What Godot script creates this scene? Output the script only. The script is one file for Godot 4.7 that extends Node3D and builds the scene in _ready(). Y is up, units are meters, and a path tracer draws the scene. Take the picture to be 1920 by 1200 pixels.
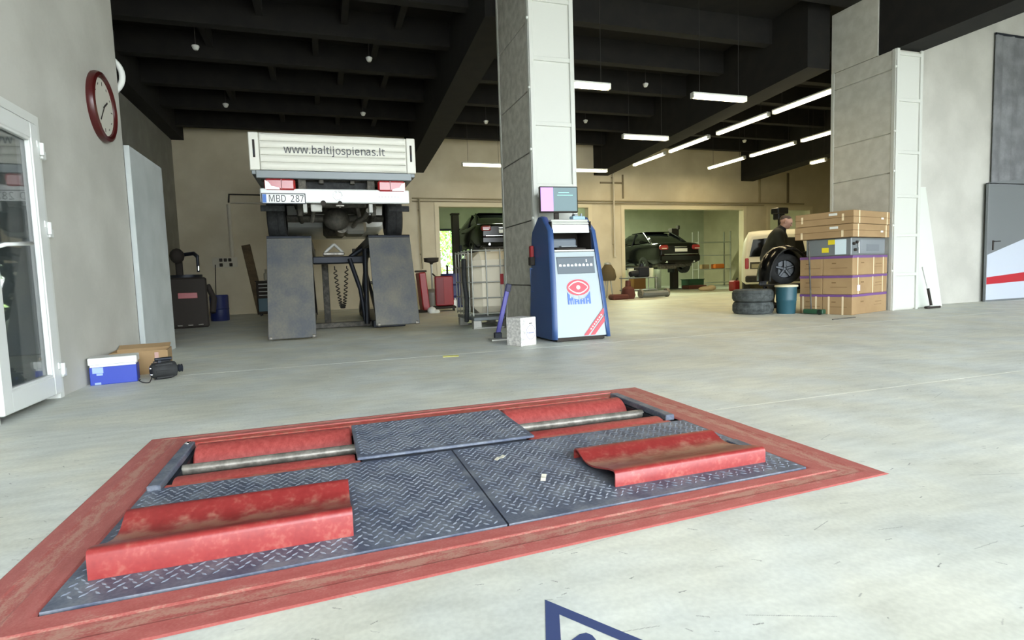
extends Node3D

# ------------------------------------------------------------------ mesh builder
class G:
	var st := SurfaceTool.new()
	var t := Transform3D.IDENTITY
	var n := 0
	func _init():
		st.begin(Mesh.PRIMITIVE_TRIANGLES)
		st.set_smooth_group(-1)
	func smooth(on: bool) -> void:
		st.set_smooth_group(n if on else -1)
		n += 1
	func at(o: Vector3, yaw := 0.0, pitch := 0.0, roll := 0.0) -> G:
		t = Transform3D(Basis.from_euler(Vector3(pitch, yaw, roll)), o)
		return self
	func vert(p: Vector3, uv := Vector2.ZERO) -> void:
		st.set_uv(uv)
		st.add_vertex(t * p)
	func tri(a, b, c) -> void:   # counter-clockwise seen from outside
		vert(a); vert(c); vert(b)
	func quad(a, b, c, d) -> void:
		vert(a, Vector2(0, 0)); vert(c, Vector2(1, 1)); vert(b, Vector2(1, 0))
		vert(a, Vector2(0, 0)); vert(d, Vector2(0, 1)); vert(c, Vector2(1, 1))
	func quad_uv(p: Array, uv: Array) -> void:
		for i in [0, 2, 1, 0, 3, 2]: vert(p[i], uv[i])
	func fan_out(pts: Array, c: Vector3) -> void:
		var nn = (pts[1] - pts[0]).cross(pts[2] - pts[0])
		var flip = nn.dot(pts[0] - c) < 0
		for i in range(1, pts.size() - 1):
			if flip: tri(pts[0], pts[i + 1], pts[i])
			else: tri(pts[0], pts[i], pts[i + 1])
	func box(c: Vector3, s: Vector3) -> G:
		var h = s * 0.5
		for ax in 3:
			for sg in [-1.0, 1.0]:
				var q = []
				for k in [[-1, -1], [1, -1], [1, 1], [-1, 1]]:
					var p = Vector3.ZERO
					p[ax] = sg * h[ax]; p[(ax + 1) % 3] = k[0] * h[(ax + 1) % 3]; p[(ax + 2) % 3] = k[1] * h[(ax + 2) % 3]
					q.append(c + p)
				if sg > 0: quad(q[0], q[1], q[2], q[3])
				else: quad(q[3], q[2], q[1], q[0])
		return self
	func lo_hi(a: Vector3, b: Vector3) -> G:
		return box((a + b) * 0.5, (b - a).abs())
	func cbox(c: Vector3, s: Vector3, r := 0.01) -> G:   # chamfered box
		var h = s * 0.5
		r = minf(r, minf(h.x, minf(h.y, h.z)) * 0.98)
		var sg = [-1.0, 1.0]
		for ax in 3:
			var b = (ax + 1) % 3
			var d = (ax + 2) % 3
			for s0 in sg:
				var q = []
				for k in [[-1, -1], [1, -1], [1, 1], [-1, 1]]:
					var p = Vector3.ZERO
					p[ax] = s0 * h[ax]; p[b] = k[0] * (h[b] - r); p[d] = k[1] * (h[d] - r)
					q.append(c + p)
				fan_out(q, c)
			for s1 in sg:
				for s2 in sg:
					var q = []
					for e in [[-1, 0], [1, 0], [1, 1], [-1, 1]]:
						var p = Vector3.ZERO
						p[ax] = e[0] * (h[ax] - r)
						p[b] = s1 * (h[b] if e[1] == 0 else h[b] - r)
						p[d] = s2 * (h[d] - r if e[1] == 0 else h[d])
						q.append(c + p)
					fan_out(q, c)
		for x in sg:
			for y in sg:
				for z in sg:
					var o = Vector3(x, y, z)
					fan_out([c + o * Vector3(h.x, h.y - r, h.z - r), c + o * Vector3(h.x - r, h.y, h.z - r), c + o * Vector3(h.x - r, h.y - r, h.z)], c)
		return self
	func loft(rings: Array, closed := true, caps := true) -> G:   # rings of equal size; ring order counter-clockwise seen against the loft direction
		smooth(true)
		var m = rings[0].size()
		for i in rings.size() - 1:
			for j in (m if closed else m - 1):
				var k = (j + 1) % m
				quad(rings[i][j], rings[i][k], rings[i + 1][k], rings[i + 1][j])
		smooth(false)
		if caps:
			for e in [0, rings.size() - 1]:
				var c = Vector3.ZERO
				for p in rings[e]: c += p
				c /= m
				for j in m:
					var k = (j + 1) % m
					if e == 0: tri(c, rings[e][k], rings[e][j])
					else: tri(c, rings[e][j], rings[e][k])
		return self
	func tube(pts: Array, r, sides := 8, caps := true, ring := false) -> G:
		var rings = []
		var up = Vector3.ZERO
		var cnt = pts.size()
		for i in cnt:
			var d: Vector3
			if ring: d = (pts[(i + 1) % cnt] - pts[(i + cnt - 1) % cnt]).normalized()
			elif i == 0: d = (pts[1] - pts[0]).normalized()
			elif i == cnt - 1: d = (pts[i] - pts[i - 1]).normalized()
			else: d = ((pts[i + 1] - pts[i]).normalized() + (pts[i] - pts[i - 1]).normalized()).normalized()
			if up == Vector3.ZERO: up = Vector3.UP if absf(d.y) < 0.9 else Vector3.RIGHT
			var a = d.cross(up).normalized()
			up = a.cross(d).normalized()
			var rr = r[i] if r is Array else r
			var q = []
			for j in sides:
				var w = TAU * j / sides
				q.append(pts[i] + (a * cos(w) - up * sin(w)) * rr)
			rings.append(q)
		if ring:
			rings.append(rings[0])
			return loft(rings, true, false)
		return loft(rings, true, caps)
	func cyl(a: Vector3, b: Vector3, r: float, sides := 12) -> G:
		return tube([a, b], r, sides)
	func lathe(prof: Array, segs := 24, o := Vector3.ZERO, axis := Vector3.UP) -> G:   # prof: Vector2(radius, height) from bottom to top
		var bx = Vector3.RIGHT if absf(axis.x) < 0.9 else Vector3.UP
		var a = (bx - axis * bx.dot(axis)).normalized()
		var b = axis.cross(a)
		var rings = []
		for p in prof:
			var q = []
			for j in segs:
				var w = TAU * j / segs
				q.append(o + axis * p.y + (a * cos(w) + b * sin(w)) * p.x)
			rings.append(q)
		smooth(true)
		for i in rings.size() - 1:
			for j in segs:
				var k = (j + 1) % segs
				quad(rings[i][j], rings[i][k], rings[i + 1][k], rings[i + 1][j])
			if i + 2 < prof.size() and absf((prof[i + 1] - prof[i]).angle_to(prof[i + 2] - prof[i + 1])) > 0.6: smooth(true)
		smooth(false)
		return self
	func ball(c: Vector3, r: Vector3, segs := 14) -> G:
		var prof = []
		var m = segs / 2
		var rings = []
		for i in m + 1:
			var w = PI * i / m - PI / 2
			var q = []
			for j in segs:
				var u = TAU * j / segs
				q.append(c + Vector3(cos(u) * cos(w) * r.x, sin(w) * r.y, -sin(u) * cos(w) * r.z))
			rings.append(q)
		return loft(rings, true, false)
	func prism(poly: Array, z0: float, z1: float, sm := false) -> G:   # polygon in xy, extruded along z
		var pv := PackedVector2Array(poly)
		if Geometry2D.is_polygon_clockwise(pv): pv.reverse()
		var m = pv.size()
		smooth(sm)
		for i in m:
			var a = pv[i]
			var b = pv[(i + 1) % m]
			quad(Vector3(a.x, a.y, z1), Vector3(a.x, a.y, z0), Vector3(b.x, b.y, z0), Vector3(b.x, b.y, z1))
		smooth(false)
		var ix = Geometry2D.triangulate_polygon(pv)
		for i in range(0, ix.size(), 3):
			var p = [pv[ix[i]], pv[ix[i + 1]], pv[ix[i + 2]]]
			if (p[1] - p[0]).cross(p[2] - p[0]) < 0: p = [p[0], p[2], p[1]]
			tri(Vector3(p[0].x, p[0].y, z1), Vector3(p[1].x, p[1].y, z1), Vector3(p[2].x, p[2].y, z1))
			tri(Vector3(p[0].x, p[0].y, z0), Vector3(p[2].x, p[2].y, z0), Vector3(p[1].x, p[1].y, z0))
		return self
	func sheet(line: Array, th: float, z0: float, z1: float, sm := false) -> G:   # bent sheet: an open line in xy given a thickness below it
		var under = []
		for i in line.size():
			var d = (line[mini(i + 1, line.size() - 1)] - line[maxi(i - 1, 0)]).normalized()
			under.push_front(line[i] + Vector2(d.y, -d.x) * th)
		return prism(line + under, z0, z1, sm)
	func done() -> ArrayMesh:
		st.generate_normals()
		return st.commit()

# ------------------------------------------------------------------ naming helpers
var taken := {}
func numbered(called: String) -> String:
	taken[called] = taken.get(called, -1) + 1
	return called if taken[called] == 0 else "%s_%03d" % [called, taken[called]]
func own_name(p: Node, called: String) -> String:
	if p == self: return numbered(called)
	var k = 0
	var s = called
	while p.has_node(NodePath(s)):
		k += 1
		s = "%s_%03d" % [called, k]
	return s
func put(parent: Node, called: String, mesh: Mesh, m: Material, at := Vector3.ZERO, rot := Vector3.ZERO) -> MeshInstance3D:
	var o := MeshInstance3D.new()
	o.name = own_name(parent, called)
	o.mesh = mesh
	o.material_override = m
	o.cast_shadow = GeometryInstance3D.SHADOW_CASTING_SETTING_ON
	parent.add_child(o)
	o.position = at
	o.rotation = rot
	return o
func part(parent: Node, called: String, g: G, m: Material, at := Vector3.ZERO, rot := Vector3.ZERO) -> MeshInstance3D:
	return put(parent, called, g.done(), m, at, rot)
func tag(o: Node, label: String, category := "", group := "", kind := "") -> Node:
	o.set_meta("label", label)
	if category != "": o.set_meta("category", category)
	if group != "": o.set_meta("group", group)
	if kind != "": o.set_meta("kind", kind)
	return o
func thing(called: String, label: String, category: String, at := Vector3.ZERO, yaw := 0.0, group := "") -> Node3D:
	var o := Node3D.new()
	o.name = numbered(called)
	add_child(o)
	o.position = at
	o.rotation.y = yaw
	tag(o, label, category, group)
	return o
func solo(called: String, g: G, m: Material, label: String, category: String, at := Vector3.ZERO, yaw := 0.0, group := "") -> MeshInstance3D:
	var o = part(self, called, g, m, at, Vector3(0, yaw, 0))
	tag(o, label, category, group)
	return o
func struct(called: String, g: G, m: Material, label := "", parent: Node = self) -> MeshInstance3D:
	var o = part(parent, called, g, m)
	if parent == self:
		o.set_meta("kind", "structure")
		if label != "": o.set_meta("label", label)
	return o
func text(parent: Node, called: String, words: String, size: float, m: Material, at: Vector3, rot := Vector3.ZERO, stretch := 1.0, bold := false, depth := 0.003) -> MeshInstance3D:
	var tm := TextMesh.new()
	var f := SystemFont.new()
	f.font_names = PackedStringArray(["Droid Sans"])
	if bold: f.font_weight = 700
	tm.font = f
	tm.text = words
	tm.font_size = 32
	tm.pixel_size = size / 32.0
	tm.depth = depth
	var o = put(parent, called, tm, m, at, rot)
	o.scale = Vector3(stretch, 1, 1)
	return o

# ------------------------------------------------------------------ materials
func mat(c: Color, rough := 0.7, metal := 0.0) -> StandardMaterial3D:
	var m := StandardMaterial3D.new()
	m.albedo_color = c
	m.roughness = rough
	m.metallic = metal
	return m
func rgb(r: int, g: int, b: int) -> Color:
	return Color(r / 255.0, g / 255.0, b / 255.0)
func noise(seed_: int, freq: float, w: int, h: int, oct := 4) -> PackedByteArray:
	var f := FastNoiseLite.new()
	f.seed = seed_
	f.frequency = freq
	f.noise_type = FastNoiseLite.TYPE_SIMPLEX_SMOOTH
	f.fractal_octaves = oct
	var im = f.get_seamless_image(w, h)
	im.convert(Image.FORMAT_L8)
	return im.get_data()
func tex_from(data: PackedByteArray, w: int, h: int) -> ImageTexture:
	var im := Image.create_from_data(w, h, false, Image.FORMAT_RGB8, data)
	im.generate_mipmaps()
	return ImageTexture.create_from_image(im)
func mottle(seed_: int, size: int, freq: float, a: Color, b: Color, fine := 0.25, stretch := 1) -> ImageTexture:
	var n1 = noise(seed_, freq, size, size)
	var n2 = noise(seed_ + 7, 0.12, size, size, 2)
	var out := PackedByteArray()
	out.resize(size * size * 3)
	for y in size:
		for x in size:
			var i = y * size + x
			var k = n1[i]
			if stretch > 1: k = n1[y * size + (x / stretch)]
			var v = clampf((k / 255.0 - 0.5) * 1.5 + 0.5 + (n2[i] / 255.0 - 0.5) * fine * 2.0, 0, 1)
			out[i * 3] = int(255 * lerpf(a.r, b.r, v))
			out[i * 3 + 1] = int(255 * lerpf(a.g, b.g, v))
			out[i * 3 + 2] = int(255 * lerpf(a.b, b.b, v))
	return tex_from(out, size, size)
func tri_mat(t: Texture2D, metres: float, rough := 0.8, metal := 0.0, world := true, bump := 0.0) -> StandardMaterial3D:
	var m := mat(Color.WHITE, rough, metal)
	m.albedo_texture = t
	m.uv1_triplanar = true
	m.uv1_world_triplanar = world
	m.uv1_scale = Vector3.ONE / metres
	if bump > 0:
		m.heightmap_enabled = true
		m.heightmap_texture = t
		m.heightmap_scale = bump
	return m
func glow(c: Color, e: float) -> StandardMaterial3D:
	var m := mat(c, 0.5)
	m.emission_enabled = true
	m.emission = c
	m.emission_energy_multiplier = e
	return m
func pane(c: Color, a: float) -> StandardMaterial3D:
	var m := mat(Color(c.r, c.g, c.b, a), 0.03)
	m.transparency = BaseMaterial3D.TRANSPARENCY_ALPHA
	return m

func floor_texture() -> ImageTexture:
	var s = 2048
	var n0 = noise(11, 0.0022, s, s, 4)
	var n1 = noise(12, 0.012, s, s, 4)
	var n2 = noise(13, 0.09, s, s, 3)
	var n3 = noise(14, 0.003, s, s, 3)
	var out := PackedByteArray()
	out.resize(s * s * 3)
	for y in s:
		for x in s:
			var i = y * s + x
			# trowel streaks: the middle noise is read stretched along x
			var k1 = n1[(y * 2 % s) * s + x / 2]
			var v = 0.5 + (n0[i] / 255.0 - 0.5) * 0.6 + (k1 / 255.0 - 0.5) * 0.42 + (n2[i] / 255.0 - 0.5) * 0.34
			v = clampf(v, 0, 1)
			var warm = clampf((n3[i] / 255.0 - 0.5) * 2.2 + 0.5, 0, 1)   # cement paste varies from buff to bluish
			out[i * 3] = int(lerpf(181, 227, v) + warm * 3.0)
			out[i * 3 + 1] = int(lerpf(185, 231, v))
			out[i * 3 + 2] = int(lerpf(177, 222, v) - warm * 6.0)
	var rng := RandomNumberGenerator.new()
	rng.seed = 5
	for k in 900:   # scuffs and rubber marks
		var p = Vector2(rng.randf() * s, rng.randf() * s)
		var long = rng.randf_range(3, 16) if rng.randf() < 0.93 else rng.randf_range(30, 120)
		var d = Vector2.from_angle(rng.randf_range(-0.5, 1.1))
		var dark = rng.randf_range(0.62, 0.9)
		for q in int(long):
			for w in (2 if long < 20 and rng.randf() < 0.5 else 1):
				var x = posmod(int(p.x + d.x * q), s)
				var y = posmod(int(p.y + d.y * q) + w, s)
				var i = (y * s + x) * 3
				for c in 3: out[i + c] = int(out[i + c] * dark)
	return tex_from(out, s, s)

# painted steel with a worn dusty track: u along the strip, v across it (0..1 inside the tile)
func dusty_red() -> ImageTexture:
	var w = 1024
	var h = 256
	var n1 = noise(31, 0.02, w, h, 4)
	var n2 = noise(32, 0.10, w, h, 3)
	var out := PackedByteArray()
	out.resize(w * h * 3)
	var red = rgb(176, 98, 92)
	var deep = rgb(158, 76, 71)
	var dust = rgb(182, 150, 130)
	for y in h:
		for x in w:
			var i = y * w + x
			var v = y / float(h)
			var a = n1[y * w + x / 2] / 255.0
			var b = n2[i] / 255.0
			var track = 1.0 - absf(v - 0.48) / 0.17
			var d = clampf(track * 0.8 + (a - 0.5) * 2.0 + (b - 0.5) * 1.2 + 0.12, 0, 1) * 0.62 + clampf((b - 0.4) * 1.0, 0, 0.5) * 0.3
			var base = deep.lerp(red, clampf(a * 0.9 + b * 0.5, 0, 1))
			var c = base.lerp(dust, clampf(d, 0, 0.9))
			out[i * 3] = int(c.r * 255); out[i * 3 + 1] = int(c.g * 255); out[i * 3 + 2] = int(c.b * 255)
	return tex_from(out, w, h)

# worn cover sheet: v runs from the front foot over the crest, through the dusty trough, to the rear ridge
func cover_red() -> ImageTexture:
	var w = 512
	var h = 256
	var n1 = noise(61, 0.02, w, h, 4)
	var n2 = noise(62, 0.09, w, h, 3)
	var out := PackedByteArray()
	out.resize(w * h * 3)
	var red = rgb(148, 54, 51)
	var deep = rgb(124, 37, 37)
	var dust = rgb(158, 116, 97)
	for y in h:
		for x in w:
			var i = y * w + x
			var v = y / float(h)
			var a = n1[i] / 255.0
			var b = n2[i] / 255.0
			var d = 0.0
			if v > 0.2 and v < 0.74: d = clampf((1.0 - absf(v - 0.52) / 0.2) * 1.1 + (a - 0.5) * 2.2 + (b - 0.5) * 0.8, 0, 1) * 0.85
			d = maxf(d, clampf((b - 0.5) * 0.9 + (a - 0.6) * 0.8, 0, 0.4))
			var c = deep.lerp(red, clampf(a * 0.7 + b * 0.5, 0, 1)).lerp(dust, d)
			out[i * 3] = int(c.r * 255); out[i * 3 + 1] = int(c.g * 255); out[i * 3 + 2] = int(c.b * 255)
	return tex_from(out, w, h)

# ------------------------------------------------------------------ shared materials
var M := {}
func make_materials() -> void:
	M.floor = tri_mat(floor_texture(), 3.7, 0.5, 0.0, true, 0.05)
	var wt = mottle(21, 512, 0.006, rgb(178, 177, 168), rgb(194, 193, 184), 0.1)
	M.wall = tri_mat(wt, 3.2, 0.85, 0.0, true, 0.03)
	M.cream = tri_mat(mottle(22, 512, 0.006, rgb(196, 186, 160), rgb(208, 199, 174), 0.06), 3.0, 0.85)
	M.backroom = tri_mat(mottle(23, 256, 0.01, rgb(182, 186, 164), rgb(196, 199, 178), 0.06), 3.0, 0.85)
	M.black = mat(rgb(20, 20, 17), 0.85)
	M.soffit = tri_mat(mottle(24, 512, 0.01, rgb(9, 8, 6), rgb(21, 19, 14), 0.25), 2.0, 0.9)
	M.block = tri_mat(mottle(25, 512, 0.016, rgb(172, 170, 160), rgb(200, 198, 188), 0.22), 1.4, 0.9, 0.0, true, 0.1)
	M.block_paint = tri_mat(mottle(26, 512, 0.012, rgb(184, 183, 172), rgb(198, 197, 187), 0.12), 1.4, 0.85)
	M.white = mat(rgb(214, 216, 210), 0.5)
	M.white_gloss = mat(rgb(216, 219, 215), 0.3)
	M.panel_white = mat(rgb(194, 196, 188), 0.6)
	M.board = mat(rgb(206, 211, 201), 0.45)
	M.gyps = tri_mat(mottle(27, 256, 0.01, rgb(168, 174, 172), rgb(182, 188, 186), 0.08), 2.0, 0.8)
	M.red_strip = mat(Color.WHITE, 0.55)
	M.red_strip.albedo_texture = dusty_red()
	M.red = tri_mat(mottle(33, 512, 0.03, rgb(136, 50, 47), rgb(168, 80, 73), 0.3), 0.5, 0.55)
	M.red_dust = tri_mat(mottle(34, 512, 0.02, rgb(178, 66, 58), rgb(180, 112, 94), 0.3), 0.6, 0.6)
	M.red_cover = mat(Color.WHITE, 0.4)
	M.red_cover.albedo_texture = cover_red()
	M.plate = tri_mat(mottle(35, 512, 0.012, rgb(76, 84, 103), rgb(122, 128, 137), 0.3), 0.9, 0.5, 0.15)
	M.lug = tri_mat(mottle(36, 256, 0.012, rgb(106, 114, 131), rgb(152, 159, 168), 0.3), 0.9, 0.45, 0.25)
	M.pit = mat(rgb(34, 32, 30), 0.9)
	M.steel = tri_mat(mottle(37, 256, 0.02, rgb(104, 100, 92), rgb(150, 146, 136), 0.3), 0.4, 0.42, 0.35)
	M.dark_steel = mat(rgb(38, 42, 50), 0.5, 0.4)
	M.chrome = mat(rgb(210, 212, 214), 0.15, 1.0)
	M.blue = mat(rgb(52, 80, 128), 0.42)
	M.kiosk_grey = mat(rgb(156, 168, 171), 0.45)
	M.slate = mat(rgb(84, 94, 102), 0.5)
	M.rubber = tri_mat(mottle(38, 256, 0.03, rgb(22, 23, 24), rgb(46, 48, 48), 0.3), 0.6, 0.75)
	M.tyre_dust = tri_mat(mottle(39, 256, 0.02, rgb(46, 50, 50), rgb(84, 90, 88), 0.3), 0.5, 0.85)
	M.ramp = tri_mat(mottle(40, 512, 0.01, rgb(80, 84, 90), rgb(112, 109, 99), 0.3), 2.2, 0.6, 0.15)
	M.card = tri_mat(mottle(41, 256, 0.01, rgb(148, 121, 85), rgb(162, 135, 97), 0.1), 1.5, 0.85)
	M.card_dark = mat(rgb(120, 94, 60), 0.9)
	M.tape = mat(rgb(222, 204, 168), 0.4)
	M.purple = mat(rgb(108, 72, 128), 0.5)
	M.ink = mat(rgb(44, 38, 32), 0.8)
	M.paint_black = mat(rgb(9, 10, 11), 0.18)
	M.paint_black.metallic_specular = 0.4
	M.dark_glass = mat(rgb(10, 12, 12), 0.05)
	M.tail_red = mat(rgb(158, 10, 18), 0.15)
	M.tail_red.clearcoat_enabled = true
	M.tail_white = mat(rgb(226, 216, 208), 0.15)
	M.tail_amber = mat(rgb(214, 110, 66), 0.2)
	M.plate_white = mat(rgb(232, 234, 230), 0.4)
	M.plate_blue = mat(rgb(40, 100, 180), 0.4)
	M.letter = mat(rgb(48, 52, 58), 0.5)
	M.lacquer = mat(rgb(222, 221, 209), 0.4)
	M.chassis = tri_mat(mottle(42, 256, 0.02, rgb(58, 56, 50), rgb(96, 92, 82), 0.35), 0.6, 0.7)
	M.grey_metal = mat(rgb(120, 126, 128), 0.45, 0.3)
	M.pipe = mat(rgb(196, 190, 172), 0.6)
	M.wire = mat(rgb(40, 38, 34), 0.7)
	M.tube_glow = glow(Color(1.0, 0.95, 0.80), 7.0)
	M.tank = mat(rgb(214, 206, 184), 0.45)
	M.tank.backlight_enabled = true
	M.tank.backlight = Color(0.25, 0.24, 0.2)
	M.galv = mat(rgb(176, 176, 168), 0.45, 0.4)
	M.red_plain = mat(rgb(142, 24, 28), 0.4)
	M.blue_plain = mat(rgb(22, 54, 160), 0.45)
	M.navy = mat(rgb(22, 34, 84), 0.5)
	M.teal = mat(rgb(32, 76, 88), 0.45)
	M.green_plain = mat(rgb(28, 72, 48), 0.5)
	M.orange = mat(rgb(222, 116, 32), 0.5)
	M.yellow = mat(rgb(222, 204, 40), 0.5)
	M.wood = tri_mat(mottle(43, 256, 0.015, rgb(70, 58, 42), rgb(104, 88, 64), 0.3, 4), 1.0, 0.8)
	M.floor_paint = mat(rgb(58, 72, 116), 0.55)
	M.curtain = tri_mat(mottle(44, 256, 0.012, rgb(104, 106, 108), rgb(128, 130, 132), 0.15), 1.2, 0.8)
	M.door_grey = mat(rgb(112, 116, 118), 0.5)
	M.door_white = mat(rgb(190, 198, 210), 0.45)
	M.leaf = mat(rgb(120, 170, 60), 0.7)
	M.leaf.backlight_enabled = true
	M.leaf.backlight = Color(0.5, 0.6, 0.2)
	M.leaf_dark = mat(rgb(70, 120, 44), 0.7)
	M.leaf_dark.backlight_enabled = true
	M.leaf_dark.backlight = Color(0.35, 0.45, 0.15)
	M.grass = tri_mat(mottle(45, 256, 0.02, rgb(96, 130, 56), rgb(140, 168, 80), 0.3), 2.0, 0.9)
	M.asphalt = tri_mat(mottle(46, 256, 0.02, rgb(158, 158, 152), rgb(178, 178, 172), 0.2), 2.0, 0.9)
	M.brown_dirt = mat(rgb(92, 48, 38), 0.8)

# ------------------------------------------------------------------ room
const ZB := -15.6
func ceil_y(z: float) -> float:
	return 4.36 + 0.053 * (z - ZB)

func stack_wall(g: G, x0: float, x1: float, y1: float, z0: float, z1: float, holes: Array) -> void:   # wall along x with openings [x0, x1, top]
	var x = x0
	for h in holes:
		g.lo_hi(Vector3(x, 0, z0), Vector3(h[0], y1, z1))
		g.lo_hi(Vector3(h[0], h[2], z0), Vector3(h[1], y1, z1))
		if h.size() > 3 and h[3] > 0: g.lo_hi(Vector3(h[0], 0, z0), Vector3(h[1], h[3], z1))
		x = h[1]
	g.lo_hi(Vector3(x, 0, z0), Vector3(x1, y1, z1))

func build_room() -> void:
	# floor: slabs round the tester pit, split by two joints
	var fl := Node3D.new()
	fl.name = "floor"
	add_child(fl)
	fl.set_meta("kind", "structure")
	fl.set_meta("label", "smooth scuffed grey concrete workshop floor")
	var px0 = -0.70; var px1 = 1.67; var pz0 = -3.07; var pz1 = -1.53
	var jz = -5.36; var jf = -2.47; var e = 0.004
	var X0 = -3.6; var X1 = 17.6; var Z0 = -23.4; var Z1 = 5.0
	for s in [[X0, X1, Z0, jz - e], [X0, X1, jz + e, pz0], [X0, px0, pz0, pz1], [px1, X1, pz0, jf - e], [px1, X1, jf + e, pz1], [X0, X1, pz1, Z1]]:
		struct("slab", G.new().lo_hi(Vector3(s[0], -0.2, s[2]), Vector3(s[1], 0, s[3])), M.floor, "", fl)
	struct("joint_filler", G.new().lo_hi(Vector3(px1, -0.1, jf - e), Vector3(X1, -0.0005, jf + e)), mat(rgb(212, 208, 190), 0.7), "", fl)
	struct("joint_filler", G.new().lo_hi(Vector3(X0, -0.1, jz - e), Vector3(X1, -0.004, jz + e)), M.pit, "", fl)
	# ceiling deck follows the roof slope
	var g := G.new()
	var za = -23.5; var zb = 5.2
	var dk = 0.42
	var zs = za
	while zs < zb:   # deck laid in strips across the hall
		var ze = minf(zs + 1.0, zb)
		g = G.new()
		g.prism([Vector2(zs, ceil_y(zs) + dk), Vector2(ze, ceil_y(ze) + dk), Vector2(ze, ceil_y(ze) + dk + 0.2), Vector2(zs, ceil_y(zs) + dk + 0.2)], -X1, -X0)
		var ce = struct("ceiling", g, M.soffit, "black painted sloping ceiling deck")
		ce.rotation.y = -PI / 2   # prism x runs along world z
		zs = ze
	struct("beam_edge", G.new().lo_hi(Vector3(-3.25, 4.24, -15.6), Vector3(-2.98, 4.9, -6.6)), M.soffit, "black edge beam along the side wall")
	# left: office partition with the door opening, its end wall and the far side wall
	var W = 5.95
	g = G.new()
	g.lo_hi(Vector3(-2.0, 0, -6.6), Vector3(-1.8, W, -4.74)).lo_hi(Vector3(-2.0, 1.92, -4.74), Vector3(-1.8, W, -3.88)).lo_hi(Vector3(-2.0, 0, -3.88), Vector3(-1.8, W, 5.0))
	struct("wall_left", g, M.wall, "grey plastered partition wall with clock and glass door")
	struct("wall_left_end", G.new().lo_hi(Vector3(-3.25, 0, -6.6), Vector3(-2.0, W, -6.45)), M.wall, "end wall of the plastered partition")
	struct("wall_left_far", G.new().lo_hi(Vector3(-3.45, 0, -15.8), Vector3(-3.25, W, 5.0)), tri_mat(mottle(28, 256, 0.01, rgb(138, 138, 130), rgb(152, 152, 144), 0.08), 2.0, 0.85), "side wall of the rear hall beyond the grey panel, shade put into its grey")  # darker grey paints in how little light reaches this wall
	# back wall with three gateways
	g = G.new()
	var op = [[3.13, 7.68, 2.70], [8.91, 13.38, 2.66], [14.48, 16.2, 2.66]]
	stack_wall(g, -3.25, 17.5, 5.0, ZB - 0.2, ZB, op)
	struct("wall_back", g, M.cream, "cream back wall with three wide gateways")
	var n = 1
	for h in op:
		g = G.new()
		for q in [[h[0] - 0.12, h[0]], [h[1], h[1] + 0.12]]: g.lo_hi(Vector3(q[0], 0, ZB), Vector3(q[1], h[2] + 0.12, ZB + 0.025))
		g.lo_hi(Vector3(h[0], h[2], ZB), Vector3(h[1], h[2] + 0.12, ZB + 0.025))
		struct("trim_%d" % n, g, mat(rgb(212, 203, 176), 0.7), "painted steel edge round a gateway in the back wall")
		n += 1
	# bays behind the gateways
	g = G.new()
	stack_wall(g, -3.25, 17.5, 4.6, -23.3, -23.1, [[4.55, 7.2, 2.75, 0.15]])
	struct("wall_bay_back", g, M.backroom, "pale rear wall of the repair bays")
	struct("wall_bay_divider", G.new().lo_hi(Vector3(8.2, 0, -23.1), Vector3(8.4, 4.6, -15.8)), M.backroom, "pale wall between two repair bays")
	struct("wall_bay_side", G.new().lo_hi(Vector3(2.4, 0, -23.1), Vector3(2.6, 4.6, -15.8)), M.backroom, "pale side wall of the glazed repair bay")
	struct("ceiling_bay", G.new().lo_hi(Vector3(2.4, 3.7, -23.1), Vector3(17.5, 3.85, -15.8)), M.backroom, "pale ceiling over the repair bays")
	# window of the glazed bay
	var wn := Node3D.new()
	wn.name = "window_1"
	add_child(wn)
	wn.set_meta("kind", "structure")
	wn.set_meta("label", "tall glazed bay window onto green trees")
	g = G.new()
	for x in [4.58, 5.3, 6.2, 7.15]: g.box(Vector3(x, 1.45, -23.2), Vector3(0.08 if x != 5.3 else 0.2, 2.6, 0.12))
	for y in [0.2, 2.7]: g.box(Vector3(5.87, y, -23.2), Vector3(2.5, 0.08, 0.12))
	part(wn, "window_frame", g, M.dark_steel)
	for x in [[4.62, 5.2], [5.4, 6.16], [6.24, 7.1]]: part(wn, "pane", G.new().box(Vector3((x[0] + x[1]) / 2, 1.45, -23.2), Vector3(x[1] - x[0], 2.5, 0.006)), pane(rgb(235, 245, 235), 0.06))
	# right: end wall beside the second pillar, outer walls
	struct("wall_right", G.new().lo_hi(Vector3(8.95, 0, -7.15), Vector3(13.5, W, -6.95)), M.wall, "plain pale wall running from the pillar to the grey curtain")
	struct("wall_right_side", G.new().lo_hi(Vector3(13.5, 0, -7.15), Vector3(13.7, W, 5.0)), M.wall, "outer side wall of the front hall")
	struct("wall_right_far", G.new().lo_hi(Vector3(17.5, 0, -23.3), Vector3(17.7, W, -6.95)), M.cream, "outer side wall of the rear hall")
	struct("wall_right_link", G.new().lo_hi(Vector3(13.7, 0, -7.15), Vector3(17.5, W, -6.95)), M.cream, "cross wall closing the rear hall")
	# front wall behind the camera: two open drive-in gates let the daylight in
	g = G.new()
	stack_wall(g, -3.45, 13.7, 6.1, 5.0, 5.2, [[-1.6, 5.4, 5.0], [6.2, 12.6, 5.0]])
	struct("wall_front", g, M.wall, "front wall with two open drive-in gates")
	# ground outside
	struct("ground", G.new().lo_hi(Vector3(-40, -0.3, 5.2), Vector3(50, -0.02, 45)), M.asphalt, "pale paved yard outside the gates")
	struct("ground_rear", G.new().lo_hi(Vector3(-30, -0.3, -60), Vector3(40, -0.05, -23.4)), M.grass, "grass behind the workshop")
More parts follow.
